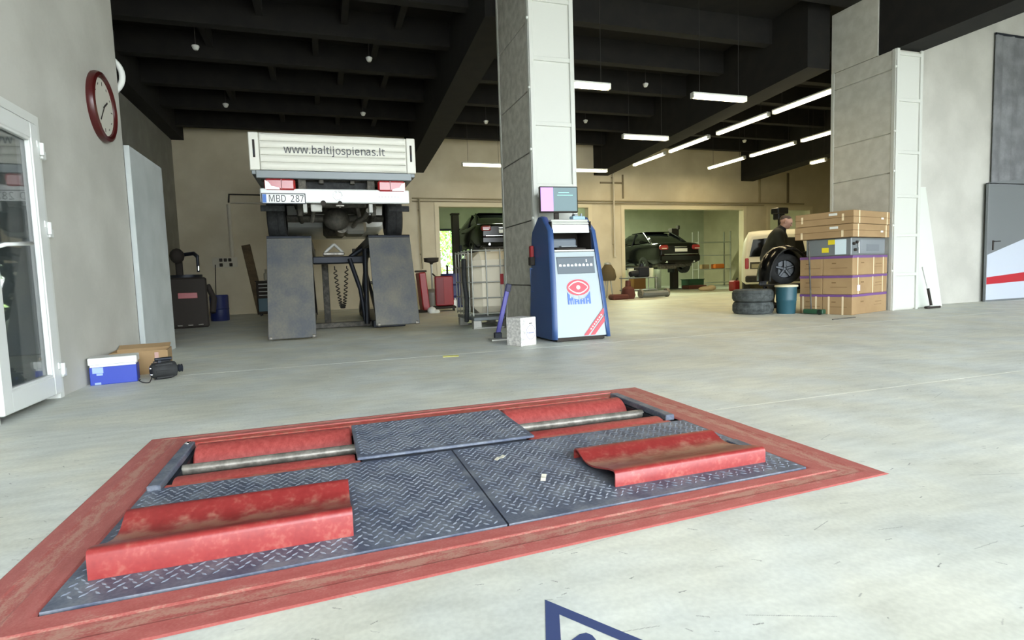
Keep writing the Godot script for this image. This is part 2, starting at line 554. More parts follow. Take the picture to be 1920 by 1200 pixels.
	# roof: sloping main beams along the depth
	for b in [[2.28, 2.757, 3.61, 0.081, -7.62], [7.9, 8.38, 3.66, 0.05, -7.67], [13.3, 13.79, 3.6, 0.05, -7.2]]:
		var yy = func(z): return b[2] + b[3] * (z - ZB)
		g = G.new()
		var o = []
		for z in [ZB, b[4]]:
			o.append([Vector3(b[0], yy.call(z), z), Vector3(b[1], yy.call(z), z), Vector3(b[1], ceil_y(z) + dk, z), Vector3(b[0], ceil_y(z) + dk, z)])
		g.quad(o[1][0], o[1][1], o[1][2], o[1][3])
		g.quad(o[0][1], o[0][0], o[0][3], o[0][2])
		g.quad(o[0][0], o[1][0], o[1][3], o[0][3])
		g.quad(o[1][1], o[0][1], o[0][2], o[1][2])
		g.quad(o[0][0], o[0][1], o[1][1], o[1][0])
		struct("beam", g, M.soffit, "black main roof beam running to the back wall")
	struct("beam_front", G.new().lo_hi(Vector3(8.42, 3.97, -6.8), Vector3(8.94, 5.4, 5.0)), M.soffit, "black beam running forward from the second pillar")
	struct("beam_cross", G.new().lo_hi(Vector3(3.0, 4.93, -7.35), Vector3(8.42, 5.3, -6.95)), M.soffit, "black cross beam between the pillars")
	struct("beam_cross_left", G.new().lo_hi(Vector3(-1.8, 5.05, -7.35), Vector3(2.43, 5.4, -6.95)), M.soffit, "black cross beam between partition and first pillar")
	# joists across, with noggins
	var k = 0
	for z in [-14.9, -13.65, -12.4, -11.1, -9.85, -8.55]:
		for s in [[-3.25, 2.28], [2.757, 7.9], [8.38, 13.3], [13.79, 17.5]]:
			struct("joist", G.new().lo_hi(Vector3(s[0], ceil_y(z), z - 0.09), Vector3(s[1], ceil_y(z) + 0.44, z + 0.09)), M.soffit, "black roof joist")
		for x in ([-1.6, 0.1, 1.1] if k % 2 == 0 else [-0.7, 0.55, 1.4]):
			if z > -14: struct("noggin", G.new().lo_hi(Vector3(x - 0.05, ceil_y(z) + 0.12, z - 1.2), Vector3(x + 0.05, ceil_y(z) + 0.42, z - 0.09)), M.soffit, "short black strut between roof joists")
		k += 1

func pillar(called: String, label: String, x0: float, x1: float, z0: float, z1: float, top: float, side_joints: Array, rungs: Array, painted: bool, rear_top := 0.0) -> void:
	var p := Node3D.new()
	p.name = called
	add_child(p)
	p.set_meta("kind", "structure")
	p.set_meta("label", label)
	var bm = M.block_paint if painted else M.block
	part(p, "core", G.new().lo_hi(Vector3(x0 + 0.02, 0, z0 + 0.02), Vector3(x1 - 0.02, top - 0.01, z1 - 0.02)), M.ink if not painted else M.block_paint)
	var ys = [0.0] + side_joints + [top]
	for i in ys.size() - 1:   # stacked blocks, joints open 1 cm
		part(p, "block", G.new().cbox(Vector3((x0 + x1) / 2 - 0.006, (ys[i] + ys[i + 1]) / 2, (z0 + z1) / 2 - 0.01), Vector3(x1 - x0 - 0.012, ys[i + 1] - ys[i] - 0.012, z1 - z0 - 0.02), 0.006), bm)
	if rear_top > top: part(p, "upper_block", G.new().lo_hi(Vector3(x0, top, z0), Vector3(x1 - 0.01, rear_top, -6.81)), bm)
	# white steel jacket on the front: corner angles, rungs, recessed panels
	var f = z1 + 0.012
	for x in [x0, x1 - 0.055]: part(p, "corner_angle", G.new().cbox(Vector3(x + 0.0275, top / 2, f - 0.004), Vector3(0.055, top, 0.03), 0.004), M.panel_white)
	part(p, "corner_flange", G.new().cbox(Vector3(x0 - 0.001, top / 2, z1 - 0.03), Vector3(0.012, top, 0.06), 0.003), M.panel_white)
	part(p, "corner_flange", G.new().cbox(Vector3(x0 - 0.001, top / 2, z0 + 0.03), Vector3(0.012, top, 0.06), 0.003), M.panel_white)
	for y in rungs: part(p, "rung", G.new().cbox(Vector3((x0 + x1) / 2, y, f - 0.006), Vector3(x1 - x0 - 0.1, 0.05, 0.026), 0.004), M.panel_white)
	var ry = [0.0] + rungs + [top]
	ry.sort()
	for i in ry.size() - 1:
		if ry[i + 1] - ry[i] > 0.1: part(p, "front_panel", G.new().lo_hi(Vector3(x0 + 0.05, ry[i] + 0.02, z1 - 0.01), Vector3(x1 - 0.05, ry[i + 1] - 0.02, z1 - 0.002)), M.panel_white)
	for y in side_joints: part(p, "bolt_knob", G.new().ball(Vector3(x0 - 0.008, y + 0.02, z1 + 0.005), Vector3.ONE * 0.018, 8), M.white)

# ------------------------------------------------------------------ brake tester in the floor
func lugs(g: G, x0: float, x1: float, z0: float, z1: float, y: float, holes: Array) -> void:
	var p = 0.029
	var row = 0
	var z = z0 + p * 0.6
	while z < z1 - p * 0.5:
		var x = x0 + p * (0.6 if row % 2 == 0 else 1.1)
		var c = 0
		while x < x1 - p * 0.5:
			var skip = false
			for h in holes:
				if x > h[0] and x < h[1] and z > h[2] and z < h[3]: skip = true
			if not skip:
				g.at(Vector3(x, y, z), PI / 4 if (row + c) % 2 == 0 else -PI / 4)
				var L = 0.0122; var w = 0.0044; var h = 0.0022
				var a = Vector3(-L, 0, 0); var b = Vector3(L, 0, 0)
				var f = Vector3(0, 0, w); var k = Vector3(0, 0, -w)
				var t0 = Vector3(-L * 0.45, h, 0); var t1 = Vector3(L * 0.45, h, 0)
				g.tri(a, f, t0); g.tri(f, t1, t0); g.tri(f, b, t1)
				g.tri(b, k, t1); g.tri(k, t0, t1); g.tri(k, a, t0)
			x += p
			c += 1
		z += p * 0.72
		row += 1
	g.t = Transform3D.IDENTITY

func build_tester() -> void:
	var t = thing("roller_brake_tester", "red framed roller brake tester sunk flush into the concrete floor", "brake tester", Vector3.ZERO)
	var A = [Vector3(-0.845, 0, -3.15), Vector3(1.87, 0, -3.165), Vector3(1.868, 0, -1.44), Vector3(-0.845, 0, -1.315)]
	var B = [Vector3(-0.655, 0, -3.04), Vector3(1.635, 0, -3.075), Vector3(1.645, 0, -1.585), Vector3(-0.668, 0, -1.53)]
	# pit
	var g := G.new()
	g.lo_hi(Vector3(-0.70, -0.45, -3.07), Vector3(1.67, -0.43, -1.53))
	g.lo_hi(Vector3(-0.70, -0.43, -3.07), Vector3(-0.69, -0.001, -1.53)).lo_hi(Vector3(1.66, -0.43, -3.07), Vector3(1.67, -0.001, -1.53))
	g.lo_hi(Vector3(-0.69, -0.43, -3.07), Vector3(1.66, -0.001, -3.06)).lo_hi(Vector3(-0.69, -0.43, -1.54), Vector3(1.66, -0.001, -1.53))
	part(t, "pit_box", g, M.pit)
	# frame: four mitred steel strips with a pressed profile
	var vs = [0.0, 0.04, 0.30, 0.34, 0.62, 0.66, 0.95, 1.0]
	var hs = [0.002, 0.005, 0.007, 0.005, 0.005, 0.008, 0.009, 0.003]
	for i in 4:
		g = G.new()
		var j = (i + 1) % 4
		var L = A[i].distance_to(A[j])
		for k in vs.size() - 1:
			var q = []
			var uv = []
			for c in [[i, k], [j, k], [j, k + 1], [i, k + 1]]:
				var P = A[c[0]].lerp(B[c[0]], vs[c[1]])
				P.y = hs[c[1]]
				q.append(P)
				var along = (P - A[i]).dot((A[j] - A[i]) / L)
				uv.append(Vector2(along / 1.1 + i * 0.37, vs[c[1]]))
			q.reverse(); uv.reverse()
			g.quad_uv(q, uv)
		part(t, "frame_strip", g, M.red_strip)
	# checker plates in front
	var py = 0.012
	var seam = 0.481
	g = G.new()
	for q in [[[-0.655, -2.335], [seam - 0.003, -2.335], [seam - 0.003, -1.556], [-0.664, -1.532]], [[seam + 0.003, -2.335], [1.643, -2.335], [1.643, -1.588], [seam + 0.003, -1.556]]]:
		g = G.new()
		var top = []
		var low = []
		for v in q:
			top.append(Vector3(v[0], py, v[1]))
			low.append(Vector3(v[0], py - 0.01, v[1]))
		g.quad(top[3], top[2], top[1], top[0])
		for i in 4: g.quad(low[i], top[i], top[(i + 1) % 4], low[(i + 1) % 4])
		g.quad(low[0], low[1], low[2], low[3])
		part(t, "checker_plate", g, M.plate)
	g = G.new()
	lugs(g, -0.655, seam - 0.01, -2.33, -1.556, py, [[-0.62, 0.05, -2.0, -1.65]])
	var lg = part(t, "tread_pattern", g, M.lug)
	lg.set_meta("kind", "stuff")
	g = G.new()
	lugs(g, seam + 0.01, 1.64, -2.33, -1.59, py, [[0.9, 1.54, -2.03, -1.68]])
	lg = part(t, "tread_pattern", g, M.lug)
	lg.set_meta("kind", "stuff")
	# loose cover plate between the roller sets, standing a little proud
	var cp = part(t, "cover_plate", G.new().cbox(Vector3(0.472, 0.029, -2.595), Vector3(0.765, 0.012, 0.545), 0.003), M.plate)
	g = G.new()
	lugs(g, 0.095, 0.85, -2.86, -2.33, 0.035, [])
	lg = part(cp, "tread_pattern", g, M.lug)
	lg.set_meta("kind", "stuff")
	part(t, "support_rail", G.new().lo_hi(Vector3(0.11, -0.2, -2.85), Vector3(0.83, 0.022, -2.36)), M.dark_steel)
	# open roller sets behind
	for s in [[-0.585, 0.085], [0.862, 1.56]]:
		g = G.new()
		g.lathe([Vector2(0.03, 0), Vector2(0.105, 0.0), Vector2(0.11, 0.006), Vector2(0.11, s[1] - s[0] - 0.006), Vector2(0.105, s[1] - s[0]), Vector2(0.03, s[1] - s[0])], 40, Vector3(s[0], -0.075, -2.83), Vector3.RIGHT)
		part(t, "rear_roller", g, M.red)
		g = G.new()
		g.lathe([Vector2(0.02, 0), Vector2(0.10, 0.0), Vector2(0.104, 0.006), Vector2(0.104, s[1] - s[0] - 0.006), Vector2(0.10, s[1] - s[0]), Vector2(0.02, s[1] - s[0])], 40, Vector3(s[0], -0.085, -2.42), Vector3.RIGHT)
		part(t, "front_roller", g, M.red)
		part(t, "sensing_roller", G.new().cyl(Vector3(s[0] - 0.01, -0.008, -2.60), Vector3(s[1] + 0.01, -0.008, -2.60), 0.022, 16), M.steel)
		part(t, "roller_sill", G.new().cbox(Vector3((s[0] + s[1]) / 2, -0.004, -2.352), Vector3(s[1] - s[0] + 0.04, 0.03, 0.035), 0.005), M.red_dust)
	part(t, "rear_sill", G.new().lo_hi(Vector3(-0.65, -0.05, -3.06), Vector3(1.63, 0.004, -2.99)), M.red_dust)
	# end brackets of the roller sets
	part(t, "end_bracket", G.new().cbox(Vector3(-0.63, 0.014, -2.62), Vector3(0.045, 0.03, 0.6), 0.004), M.plate)
	part(t, "end_bracket", G.new().cbox(Vector3(1.605, 0.014, -2.68), Vector3(0.05, 0.03, 0.58), 0.004), M.plate)
	for x in [-0.605, 1.575]: part(t, "bearing_plate", G.new().lo_hi(Vector3(x - 0.012, -0.3, -2.92), Vector3(x + 0.012, 0.0, -2.4)), M.dark_steel)
	part(t, "lifting_eye", G.new().ball(Vector3(-0.632, 0.032, -2.88), Vector3(0.012, 0.008, 0.012), 10), M.chrome)
	# wave-shaped red covers over the front roller sets
	var prof = [Vector2(-1.655, 0.0), Vector2(-1.655, 0.062), Vector2(-1.660, 0.074), Vector2(-1.672, 0.078), Vector2(-1.70, 0.072), Vector2(-1.75, 0.054), Vector2(-1.80, 0.036), Vector2(-1.845, 0.026), Vector2(-1.88, 0.024), Vector2(-1.905, 0.03), Vector2(-1.93, 0.044), Vector2(-1.955, 0.058), Vector2(-1.972, 0.062), Vector2(-1.985, 0.058), Vector2(-1.995, 0.044), Vector2(-1.998, 0.0)]
	for s in [[-0.61, 0.042, 1.0, 0.0], [0.912, 1.55, 0.72, -0.033]]:
		var line = []
		for p in prof: line.append(Vector2(-p.x - s[3], py + p.y * s[2]))
		g = G.new()
		var run = [0.0]
		for i in range(1, line.size()): run.append(run[i - 1] + line[i].distance_to(line[i - 1]))
		g.smooth(true)
		for lay in 2:   # top skin, then the underside 6 mm within
			for i in line.size() - 1:
				var q = []
				var uv = []
				for c in [[0, i], [1, i], [1, i + 1], [0, i + 1]]:
					var k = c[1]
					var d = (line[mini(k + 1, line.size() - 1)] - line[maxi(k - 1, 0)]).normalized()
					var P = line[k] + (Vector2(d.y, -d.x) * 0.006 if lay == 1 else Vector2.ZERO)
					q.append(Vector3(s[c[0]], P.y, -P.x))
					uv.append(Vector2(s[c[0]] / 0.9 + s[2], run[k] / run[-1]))
				if lay == 1:
					q.reverse(); uv.reverse()
				g.quad_uv(q, uv)
			g.smooth(true)
		g.smooth(false)
		for e in 2:   # sheet edges at the two ends
			for i in line.size() - 1:
				var q = []
				for k in [i, i + 1]:
					var d = (line[mini(k + 1, line.size() - 1)] - line[maxi(k - 1, 0)]).normalized()
					for P in [line[k], line[k] + Vector2(d.y, -d.x) * 0.006]: q.append(Vector3(s[e], P.y, -P.x))
				g.quad_uv([q[0], q[1], q[3], q[2]] if e == 1 else [q[2], q[3], q[1], q[0]], [Vector2.ZERO, Vector2.ZERO, Vector2.ZERO, Vector2.ZERO])
		part(t, "roller_cover", g, M.red_cover)
	# lock tab beside the second cover
	part(t, "lock_tab", G.new().cbox(Vector3(1.60, 0.02, -1.86), Vector3(0.05, 0.012, 0.16), 0.003), M.plate)

	var lf = [[Vector3(0.633, 0.0165, -2.13), 0.4, "curled pale leaf lying on the checker plate near the seam"], [Vector3(0.712, 0.0165, -1.853), 1.1, "flat pale paper scrap lying on the checker plate toward the front"]]
	for l in lf:
		g = G.new()
		g.sheet([Vector2(-0.022, 0), Vector2(-0.008, 0.006), Vector2(0.008, 0.004), Vector2(0.022, 0.009)], 0.0015, -0.009, 0.009)
		solo("paper_scrap", g, mat(rgb(206, 202, 184), 0.8), l[2], "scrap", l[0], l[1])
	# painted sign on the floor in front
	var m := thing("floor_marking", "blue painted warning triangle on the floor at the front edge", "floor marking", Vector3(0.444, 0.0, -1.169))
	var a2 = Vector2(0, 0); var b2 = Vector2(-0.17, 0.44); var c2 = Vector2(0.28, 0.44)
	var cen = (a2 + b2 + c2) / 3.0
	var outer = [a2, b2, c2]
	for i in 3:
		var j = (i + 1) % 3
		var pi_ = cen + (outer[i] - cen) * 0.78
		var pj = cen + (outer[j] - cen) * 0.78
		g = G.new()
		g.quad(Vector3(outer[i].x, 0.0008, outer[i].y), Vector3(outer[j].x, 0.0008, outer[j].y), Vector3(pj.x, 0.0008, pj.y), Vector3(pi_.x, 0.0008, pi_.y))
		part(m, "painted_band", g, M.floor_paint)
	g = G.new()
	var sym = [Vector2(-0.02, 0.162), Vector2(0.02, 0.143), Vector2(0.035, 0.143), Vector2(0.043, 0.155), Vector2(0.05, 0.30), Vector2(0.0, 0.33), Vector2(-0.05, 0.32)]
	for i in range(1, sym.size() - 1): g.tri(Vector3(sym[0].x, 0.0008, sym[0].y), Vector3(sym[i + 1].x, 0.0008, sym[i + 1].y), Vector3(sym[i].x, 0.0008, sym[i].y))
	part(m, "painted_symbol", g, M.floor_paint)

# ------------------------------------------------------------------ left side
func build_left() -> void:
	# glazed door
	var d := Node3D.new()
	d.name = "door_1"
	add_child(d)
	d.set_meta("kind", "structure")
	d.set_meta("label", "white framed glass door in the plastered partition")
	var z0 = -4.69; var z1 = -3.925; var yt = 1.86
	var g := G.new()
	for q in [[-4.76, -4.70], [-3.92, -3.86]]: g.lo_hi(Vector3(-1.9, 0, q[0]), Vector3(-1.785, 1.93, q[1]))
	g.lo_hi(Vector3(-1.9, 1.87, -4.70), Vector3(-1.785, 1.93, -3.92))
	part(d, "casing", g, M.white)
	g = G.new()
	var xa = -1.835; var xb = -1.765
	g.cbox(Vector3((xa + xb) / 2, yt / 2 + 0.02, z0 + 0.055), Vector3(xb - xa, yt - 0.04, 0.11), 0.008)
	g.cbox(Vector3((xa + xb) / 2, yt / 2 + 0.02, z1 - 0.055), Vector3(xb - xa, yt - 0.04, 0.11), 0.008)
	g.cbox(Vector3((xa + xb) / 2, 0.105, (z0 + z1) / 2), Vector3(xb - xa - 0.002, 0.13, z1 - z0 - 0.2), 0.008)
	g.cbox(Vector3((xa + xb) / 2, yt - 0.055, (z0 + z1) / 2), Vector3(xb - xa - 0.002, 0.11, z1 - z0 - 0.2), 0.008)
	var lf = part(d, "leaf_frame", g, M.white_gloss)
	g = G.new()
	for z in [z0 + 0.118, z1 - 0.118]: g.cbox(Vector3(-1.785, 0.96, z), Vector3(0.03, 1.58, 0.016), 0.004)
	for y in [0.178, yt - 0.118]: g.cbox(Vector3(-1.785, y, (z0 + z1) / 2), Vector3(0.03, 0.016, z1 - z0 - 0.22), 0.004)
	part(lf, "glazing_bead", g, M.white_gloss)
	var gl = mat(Color(0.32, 0.36, 0.36, 0.35), 0.02)
	gl.transparency = BaseMaterial3D.TRANSPARENCY_ALPHA
	part(lf, "glass_pane", G.new().box(Vector3(-1.80, 0.96, (z0 + z1) / 2), Vector3(0.008, 1.6, z1 - z0 - 0.21)), gl)
	part(lf, "push_bar", G.new().tube([Vector3(-1.765, 1.0, z1 - 0.05), Vector3(-1.70, 1.02, z1 - 0.05), Vector3(-1.70, 1.045, z1 - 0.36), Vector3(-1.765, 1.045, z1 - 0.36)], 0.012, 8), M.white_gloss)
	for y in [1.70, 1.17, 0.20]:
		var h = part(d, "hinge", G.new().cyl(Vector3(-1.755, y - 0.035, z0 - 0.005), Vector3(-1.755, y + 0.045, z0 - 0.005), 0.014, 10), M.white_gloss)
		part(h, "hinge_wing", G.new().cbox(Vector3(-1.775, y - 0.025, z0 - 0.05), Vector3(0.03, 0.06, 0.06), 0.005).cbox(Vector3(-1.77, y + 0.03, z0 + 0.02), Vector3(0.02, 0.05, 0.04), 0.005), M.white_gloss)
	# wall clock
	var c = thing("wall_clock", "round wall clock with dark red rim on the plastered partition", "clock", Vector3(-1.8, 2.36, -6.03))
	var rad = 0.30
	part(c, "rim", G.new().lathe([Vector2(0.0, 0.0), Vector2(rad, 0.0), Vector2(rad + 0.005, 0.02), Vector2(rad - 0.005, 0.05), Vector2(rad - 0.03, 0.06), Vector2(rad - 0.05, 0.045), Vector2(rad - 0.052, 0.03), Vector2(0, 0.03)], 48, Vector3.ZERO, Vector3.RIGHT), mat(rgb(70, 19, 19), 0.3))
	var df = part(c, "dial", G.new().lathe([Vector2(0, 0.031), Vector2(rad - 0.055, 0.031), Vector2(rad - 0.056, 0.033), Vector2(0, 0.033)], 40, Vector3.ZERO, Vector3.RIGHT), mat(rgb(206, 204, 192), 0.5))
	for i in 12:
		var w = TAU * i / 12
		part(df, "hour_mark", G.new().at(Vector3(0.034, cos(w) * 0.2, -sin(w) * 0.2), 0, w).box(Vector3.ZERO, Vector3(0.002, 0.034 if i % 3 == 0 else 0.022, 0.008)), M.ink)
	part(c, "hour_hand", G.new().at(Vector3(0.037, 0, 0), 0, -1.0).box(Vector3(0, 0.05, 0), Vector3(0.003, 0.13, 0.014)), M.ink)
	part(c, "minute_hand", G.new().at(Vector3(0.040, 0, 0), 0, 2.45).box(Vector3(0, 0.07, 0), Vector3(0.003, 0.2, 0.01)), M.ink)
	# hose ring on the end of the partition
	var pts = []
	for i in 28: pts.append(Vector3(sin(TAU * i / 28) * 0.16, cos(TAU * i / 28) * 0.18, 0))
	solo("hose_coil", G.new().tube(pts, 0.028, 8, false, true), M.white, "white hose ring hanging behind the corner of the partition", "hose", Vector3(-1.93, 2.84, -6.66))
	# grey board beyond
	var b = thing("wall_board", "tall flat grey board standing beyond the plastered partition", "board", Vector3(-1.775, 0, -7.2))
	part(b, "sheet", G.new().cbox(Vector3(0, 1.08, 0.0), Vector3(0.05, 2.16, 1.19), 0.004), M.gyps)
	part(b, "rear_stud", G.new().box(Vector3(-0.06, 1.05, -0.5), Vector3(0.07, 2.1, 0.05)).box(Vector3(-0.06, 1.05, 0.5), Vector3(0.07, 2.1, 0.05)), M.wood)
	# boxes by the wall
	var bb = thing("shoe_box", "blue carton with white lid on the floor by the partition", "box", Vector3(-1.63, 0, -5.29), 0.18)
	part(bb, "carton", G.new().cbox(Vector3(0, 0.07, 0), Vector3(0.31, 0.14, 0.2), 0.004), M.blue_plain)
	part(bb, "lid", G.new().cbox(Vector3(0, 0.185, 0), Vector3(0.32, 0.055, 0.21), 0.004).box(Vector3(0, 0.145, 0), Vector3(0.3, 0.03, 0.19)), M.white)
	for q in [[-0.10, 0.115, 0.07, 0.045], [-0.09, 0.082, 0.04, 0.016], [-0.105, 0.012, 0.04, 0.016]]: part(bb, "printed_mark", G.new().box(Vector3(q[0], q[1], 0.101), Vector3(q[2], q[3], 0.002)), mat(rgb(150, 172, 226), 0.6))
	var kb = thing("cardboard_box", "open brown cardboard box behind the blue carton", "box", Vector3(-1.56, 0, -5.75), 0.12)
	g = G.new()
	for s in [[Vector3(0, 0.1, 0.15), Vector3(0.42, 0.2, 0.008)], [Vector3(0, 0.1, -0.15), Vector3(0.42, 0.2, 0.008)], [Vector3(-0.21, 0.1, 0), Vector3(0.008, 0.2, 0.3)], [Vector3(0.21, 0.1, 0), Vector3(0.008, 0.2, 0.3)], [Vector3(0, 0.005, 0), Vector3(0.42, 0.008, 0.3)]]: g.box(s[0], s[1])
	part(kb, "carton", g, M.card)
	part(kb, "flap", G.new().at(Vector3(0, 0.2, -0.15), 0, 0.3).box(Vector3(0, 0, -0.05), Vector3(0.4, 0.006, 0.1)), M.card)
	part(kb, "flap", G.new().at(Vector3(0, 0.2, 0.15), 0, -0.1).box(Vector3(0, 0, -0.05), Vector3(0.38, 0.006, 0.1)), M.card)
	part(kb, "tape_strip", G.new().box(Vector3(0.13, 0.11, 0.156), Vector3(0.03, 0.15, 0.003)), mat(rgb(176, 140, 130), 0.5))
	# electric motor / alternator in a black heap
	var a = thing("alternator", "small black car alternator with a cable on the floor beside the cartons", "alternator", Vector3(-1.27, 0, -5.25), 0.5)
	part(a, "housing", G.new().lathe([Vector2(0, -0.1), Vector2(0.05, -0.1), Vector2(0.062, -0.08), Vector2(0.07, -0.03), Vector2(0.072, 0.04), Vector2(0.06, 0.075), Vector2(0.03, 0.085), Vector2(0, 0.085)], 18, Vector3(0, 0.073, 0), Vector3.RIGHT), M.rubber)
	part(a, "pulley", G.new().lathe([Vector2(0, 0.085), Vector2(0.034, 0.085), Vector2(0.026, 0.095), Vector2(0.034, 0.105), Vector2(0.026, 0.115), Vector2(0.034, 0.125), Vector2(0, 0.125)], 16, Vector3(0, 0.073, 0), Vector3.RIGHT), M.dark_steel)
	for i in 8:
		var w = TAU * i / 8
		part(a, "cooling_fin", G.new().box(Vector3(-0.02, 0.073 + cos(w) * 0.074, sin(w) * 0.074), Vector3(0.12, 0.012, 0.012)), M.rubber)
	part(a, "mounting_lug", G.new().cyl(Vector3(-0.07, 0.165, 0.01), Vector3(0.05, 0.165, 0.01), 0.014, 8).box(Vector3(-0.04, 0.145, 0.01), Vector3(0.02, 0.04, 0.02)), M.dark_steel)
	part(a, "terminal", G.new().cyl(Vector3(-0.105, 0.1, 0.02), Vector3(-0.115, 0.1, 0.02), 0.012, 8).cyl(Vector3(-0.1, 0.05, 0.03), Vector3(-0.115, 0.05, 0.03), 0.01, 8), M.chrome)
	pts = []
	for i in 15: pts.append(Vector3(-0.10 - sin(PI * i / 14) * 0.05 - 0.004 * i, 0.006 + 0.03 * maxf(0, 1 - i / 3.0), 0.02 + 0.11 * sin(TAU * i / 18.0)))
	part(a, "cable", G.new().tube(pts, 0.004, 6), M.wire)

# ------------------------------------------------------------------ lighting fittings
func batten(center: Vector3, length: float, along_z: bool, label: String, lamp_energy: float, hang := 0.0, tint := Color(1.0, 0.91, 0.70)) -> void:
	var t = thing("batten_light", label, "ceiling light", center, PI / 2 if along_z else 0.0, "fluorescent battens")
	part(t, "housing", G.new().cbox(Vector3(0, 0.045, 0), Vector3(length, 0.035, 0.09), 0.008), M.white)
	part(t, "light_tube", G.new().cbox(Vector3(0, 0.0, 0), Vector3(length - 0.05, 0.06, 0.1), 0.022), M.tube_glow)
	for s in [-1, 1]:
		part(t, "end_cap", G.new().cbox(Vector3(s * (length / 2 - 0.012), 0.012, 0), Vector3(0.024, 0.085, 0.096), 0.008), M.white)
		var up = hang if hang > 0 else ceil_y(center.z + (-s * length * 0.36 if along_z else 0.0)) + 0.42 - center.y
		part(t, "suspension_wire", G.new().cyl(Vector3(s * length * 0.36, 0.06, 0), Vector3(s * length * 0.36, up, 0), 0.004, 5), M.wire)
	var l := AreaLight3D.new()
	l.name = "tube_lamp"
	l.area_size = Vector2(length - 0.06, 0.08)
	l.light_energy = lamp_energy
	l.light_color = tint
	l.shadow_enabled = true
	l.area_range = 30.0
	l.area_attenuation = 2.0
	t.add_child(l)
	l.position = Vector3(0, -0.034, 0)
	l.rotation.x = -PI / 2

func pendant(p: Vector3, label: String) -> void:
	var t = thing("pendant_sensor", label, "detector", p, 0, "white detectors hanging from the ceiling")
	part(t, "drop_rod", G.new().cyl(Vector3(0, 0.03, 0), Vector3(0, ceil_y(p.z) + 0.418 - p.y, 0), 0.006, 6), M.wire)
	part(t, "base", G.new().lathe([Vector2(0, 0.015), Vector2(0.055, 0.015), Vector2(0.055, 0.035), Vector2(0.02, 0.05), Vector2(0, 0.05)], 14), M.white)
	part(t, "dome", G.new().lathe([Vector2(0, -0.035), Vector2(0.03, -0.03), Vector2(0.045, -0.005), Vector2(0.05, 0.015), Vector2(0, 0.015)], 14), M.white)

# ------------------------------------------------------------------ truck on the scissor lift
func wheel(parent: Node, called: String, c: Vector3, r: float, w: float, outer := 1.0, dual := false, rim_mat: Material = null) -> MeshInstance3D:
	var p = []
	var n = 2 if dual else 1
	var g := G.new()
	for k in n:
		var o = c + Vector3((k - (n - 1) * 0.5) * (w + 0.03), 0, 0)
		g.lathe([Vector2(r * 0.6, -w / 2), Vector2(r * 0.9, -w / 2), Vector2(r * 0.98, -w * 0.42), Vector2(r, -w * 0.3), Vector2(r, -w * 0.1), Vector2(r * 0.985, -w * 0.08), Vector2(r * 0.985, w * 0.08), Vector2(r, w * 0.1), Vector2(r, w * 0.3), Vector2(r * 0.98, w * 0.42), Vector2(r * 0.9, w / 2), Vector2(r * 0.6, w / 2)], 28, o, Vector3.RIGHT)
	var t = part(parent, called, g, M.rubber)
	var x = outer * (w * 0.28 + (n - 1) * 0.5 * w)
	g = G.new()
	g.lathe([Vector2(0, -0.02), Vector2(r * 0.2, -0.02), Vector2(r * 0.25, -0.05), Vector2(r * 0.55, -0.05), Vector2(r * 0.62, 0.0), Vector2(r * 0.62, 0.02)], 20, c + Vector3(x, 0, 0), Vector3.RIGHT * outer)
	for i in 5:
		var a = TAU * i / 5
		g.at(c + Vector3(x + outer * 0.0, 0, 0), 0, a).cbox(Vector3(0, r * 0.33, 0), Vector3(0.03, r * 0.5, r * 0.16), 0.008)
	g.t = Transform3D.IDENTITY
	part(t, "rim", g, rim_mat if rim_mat else M.grey_metal)
	return t

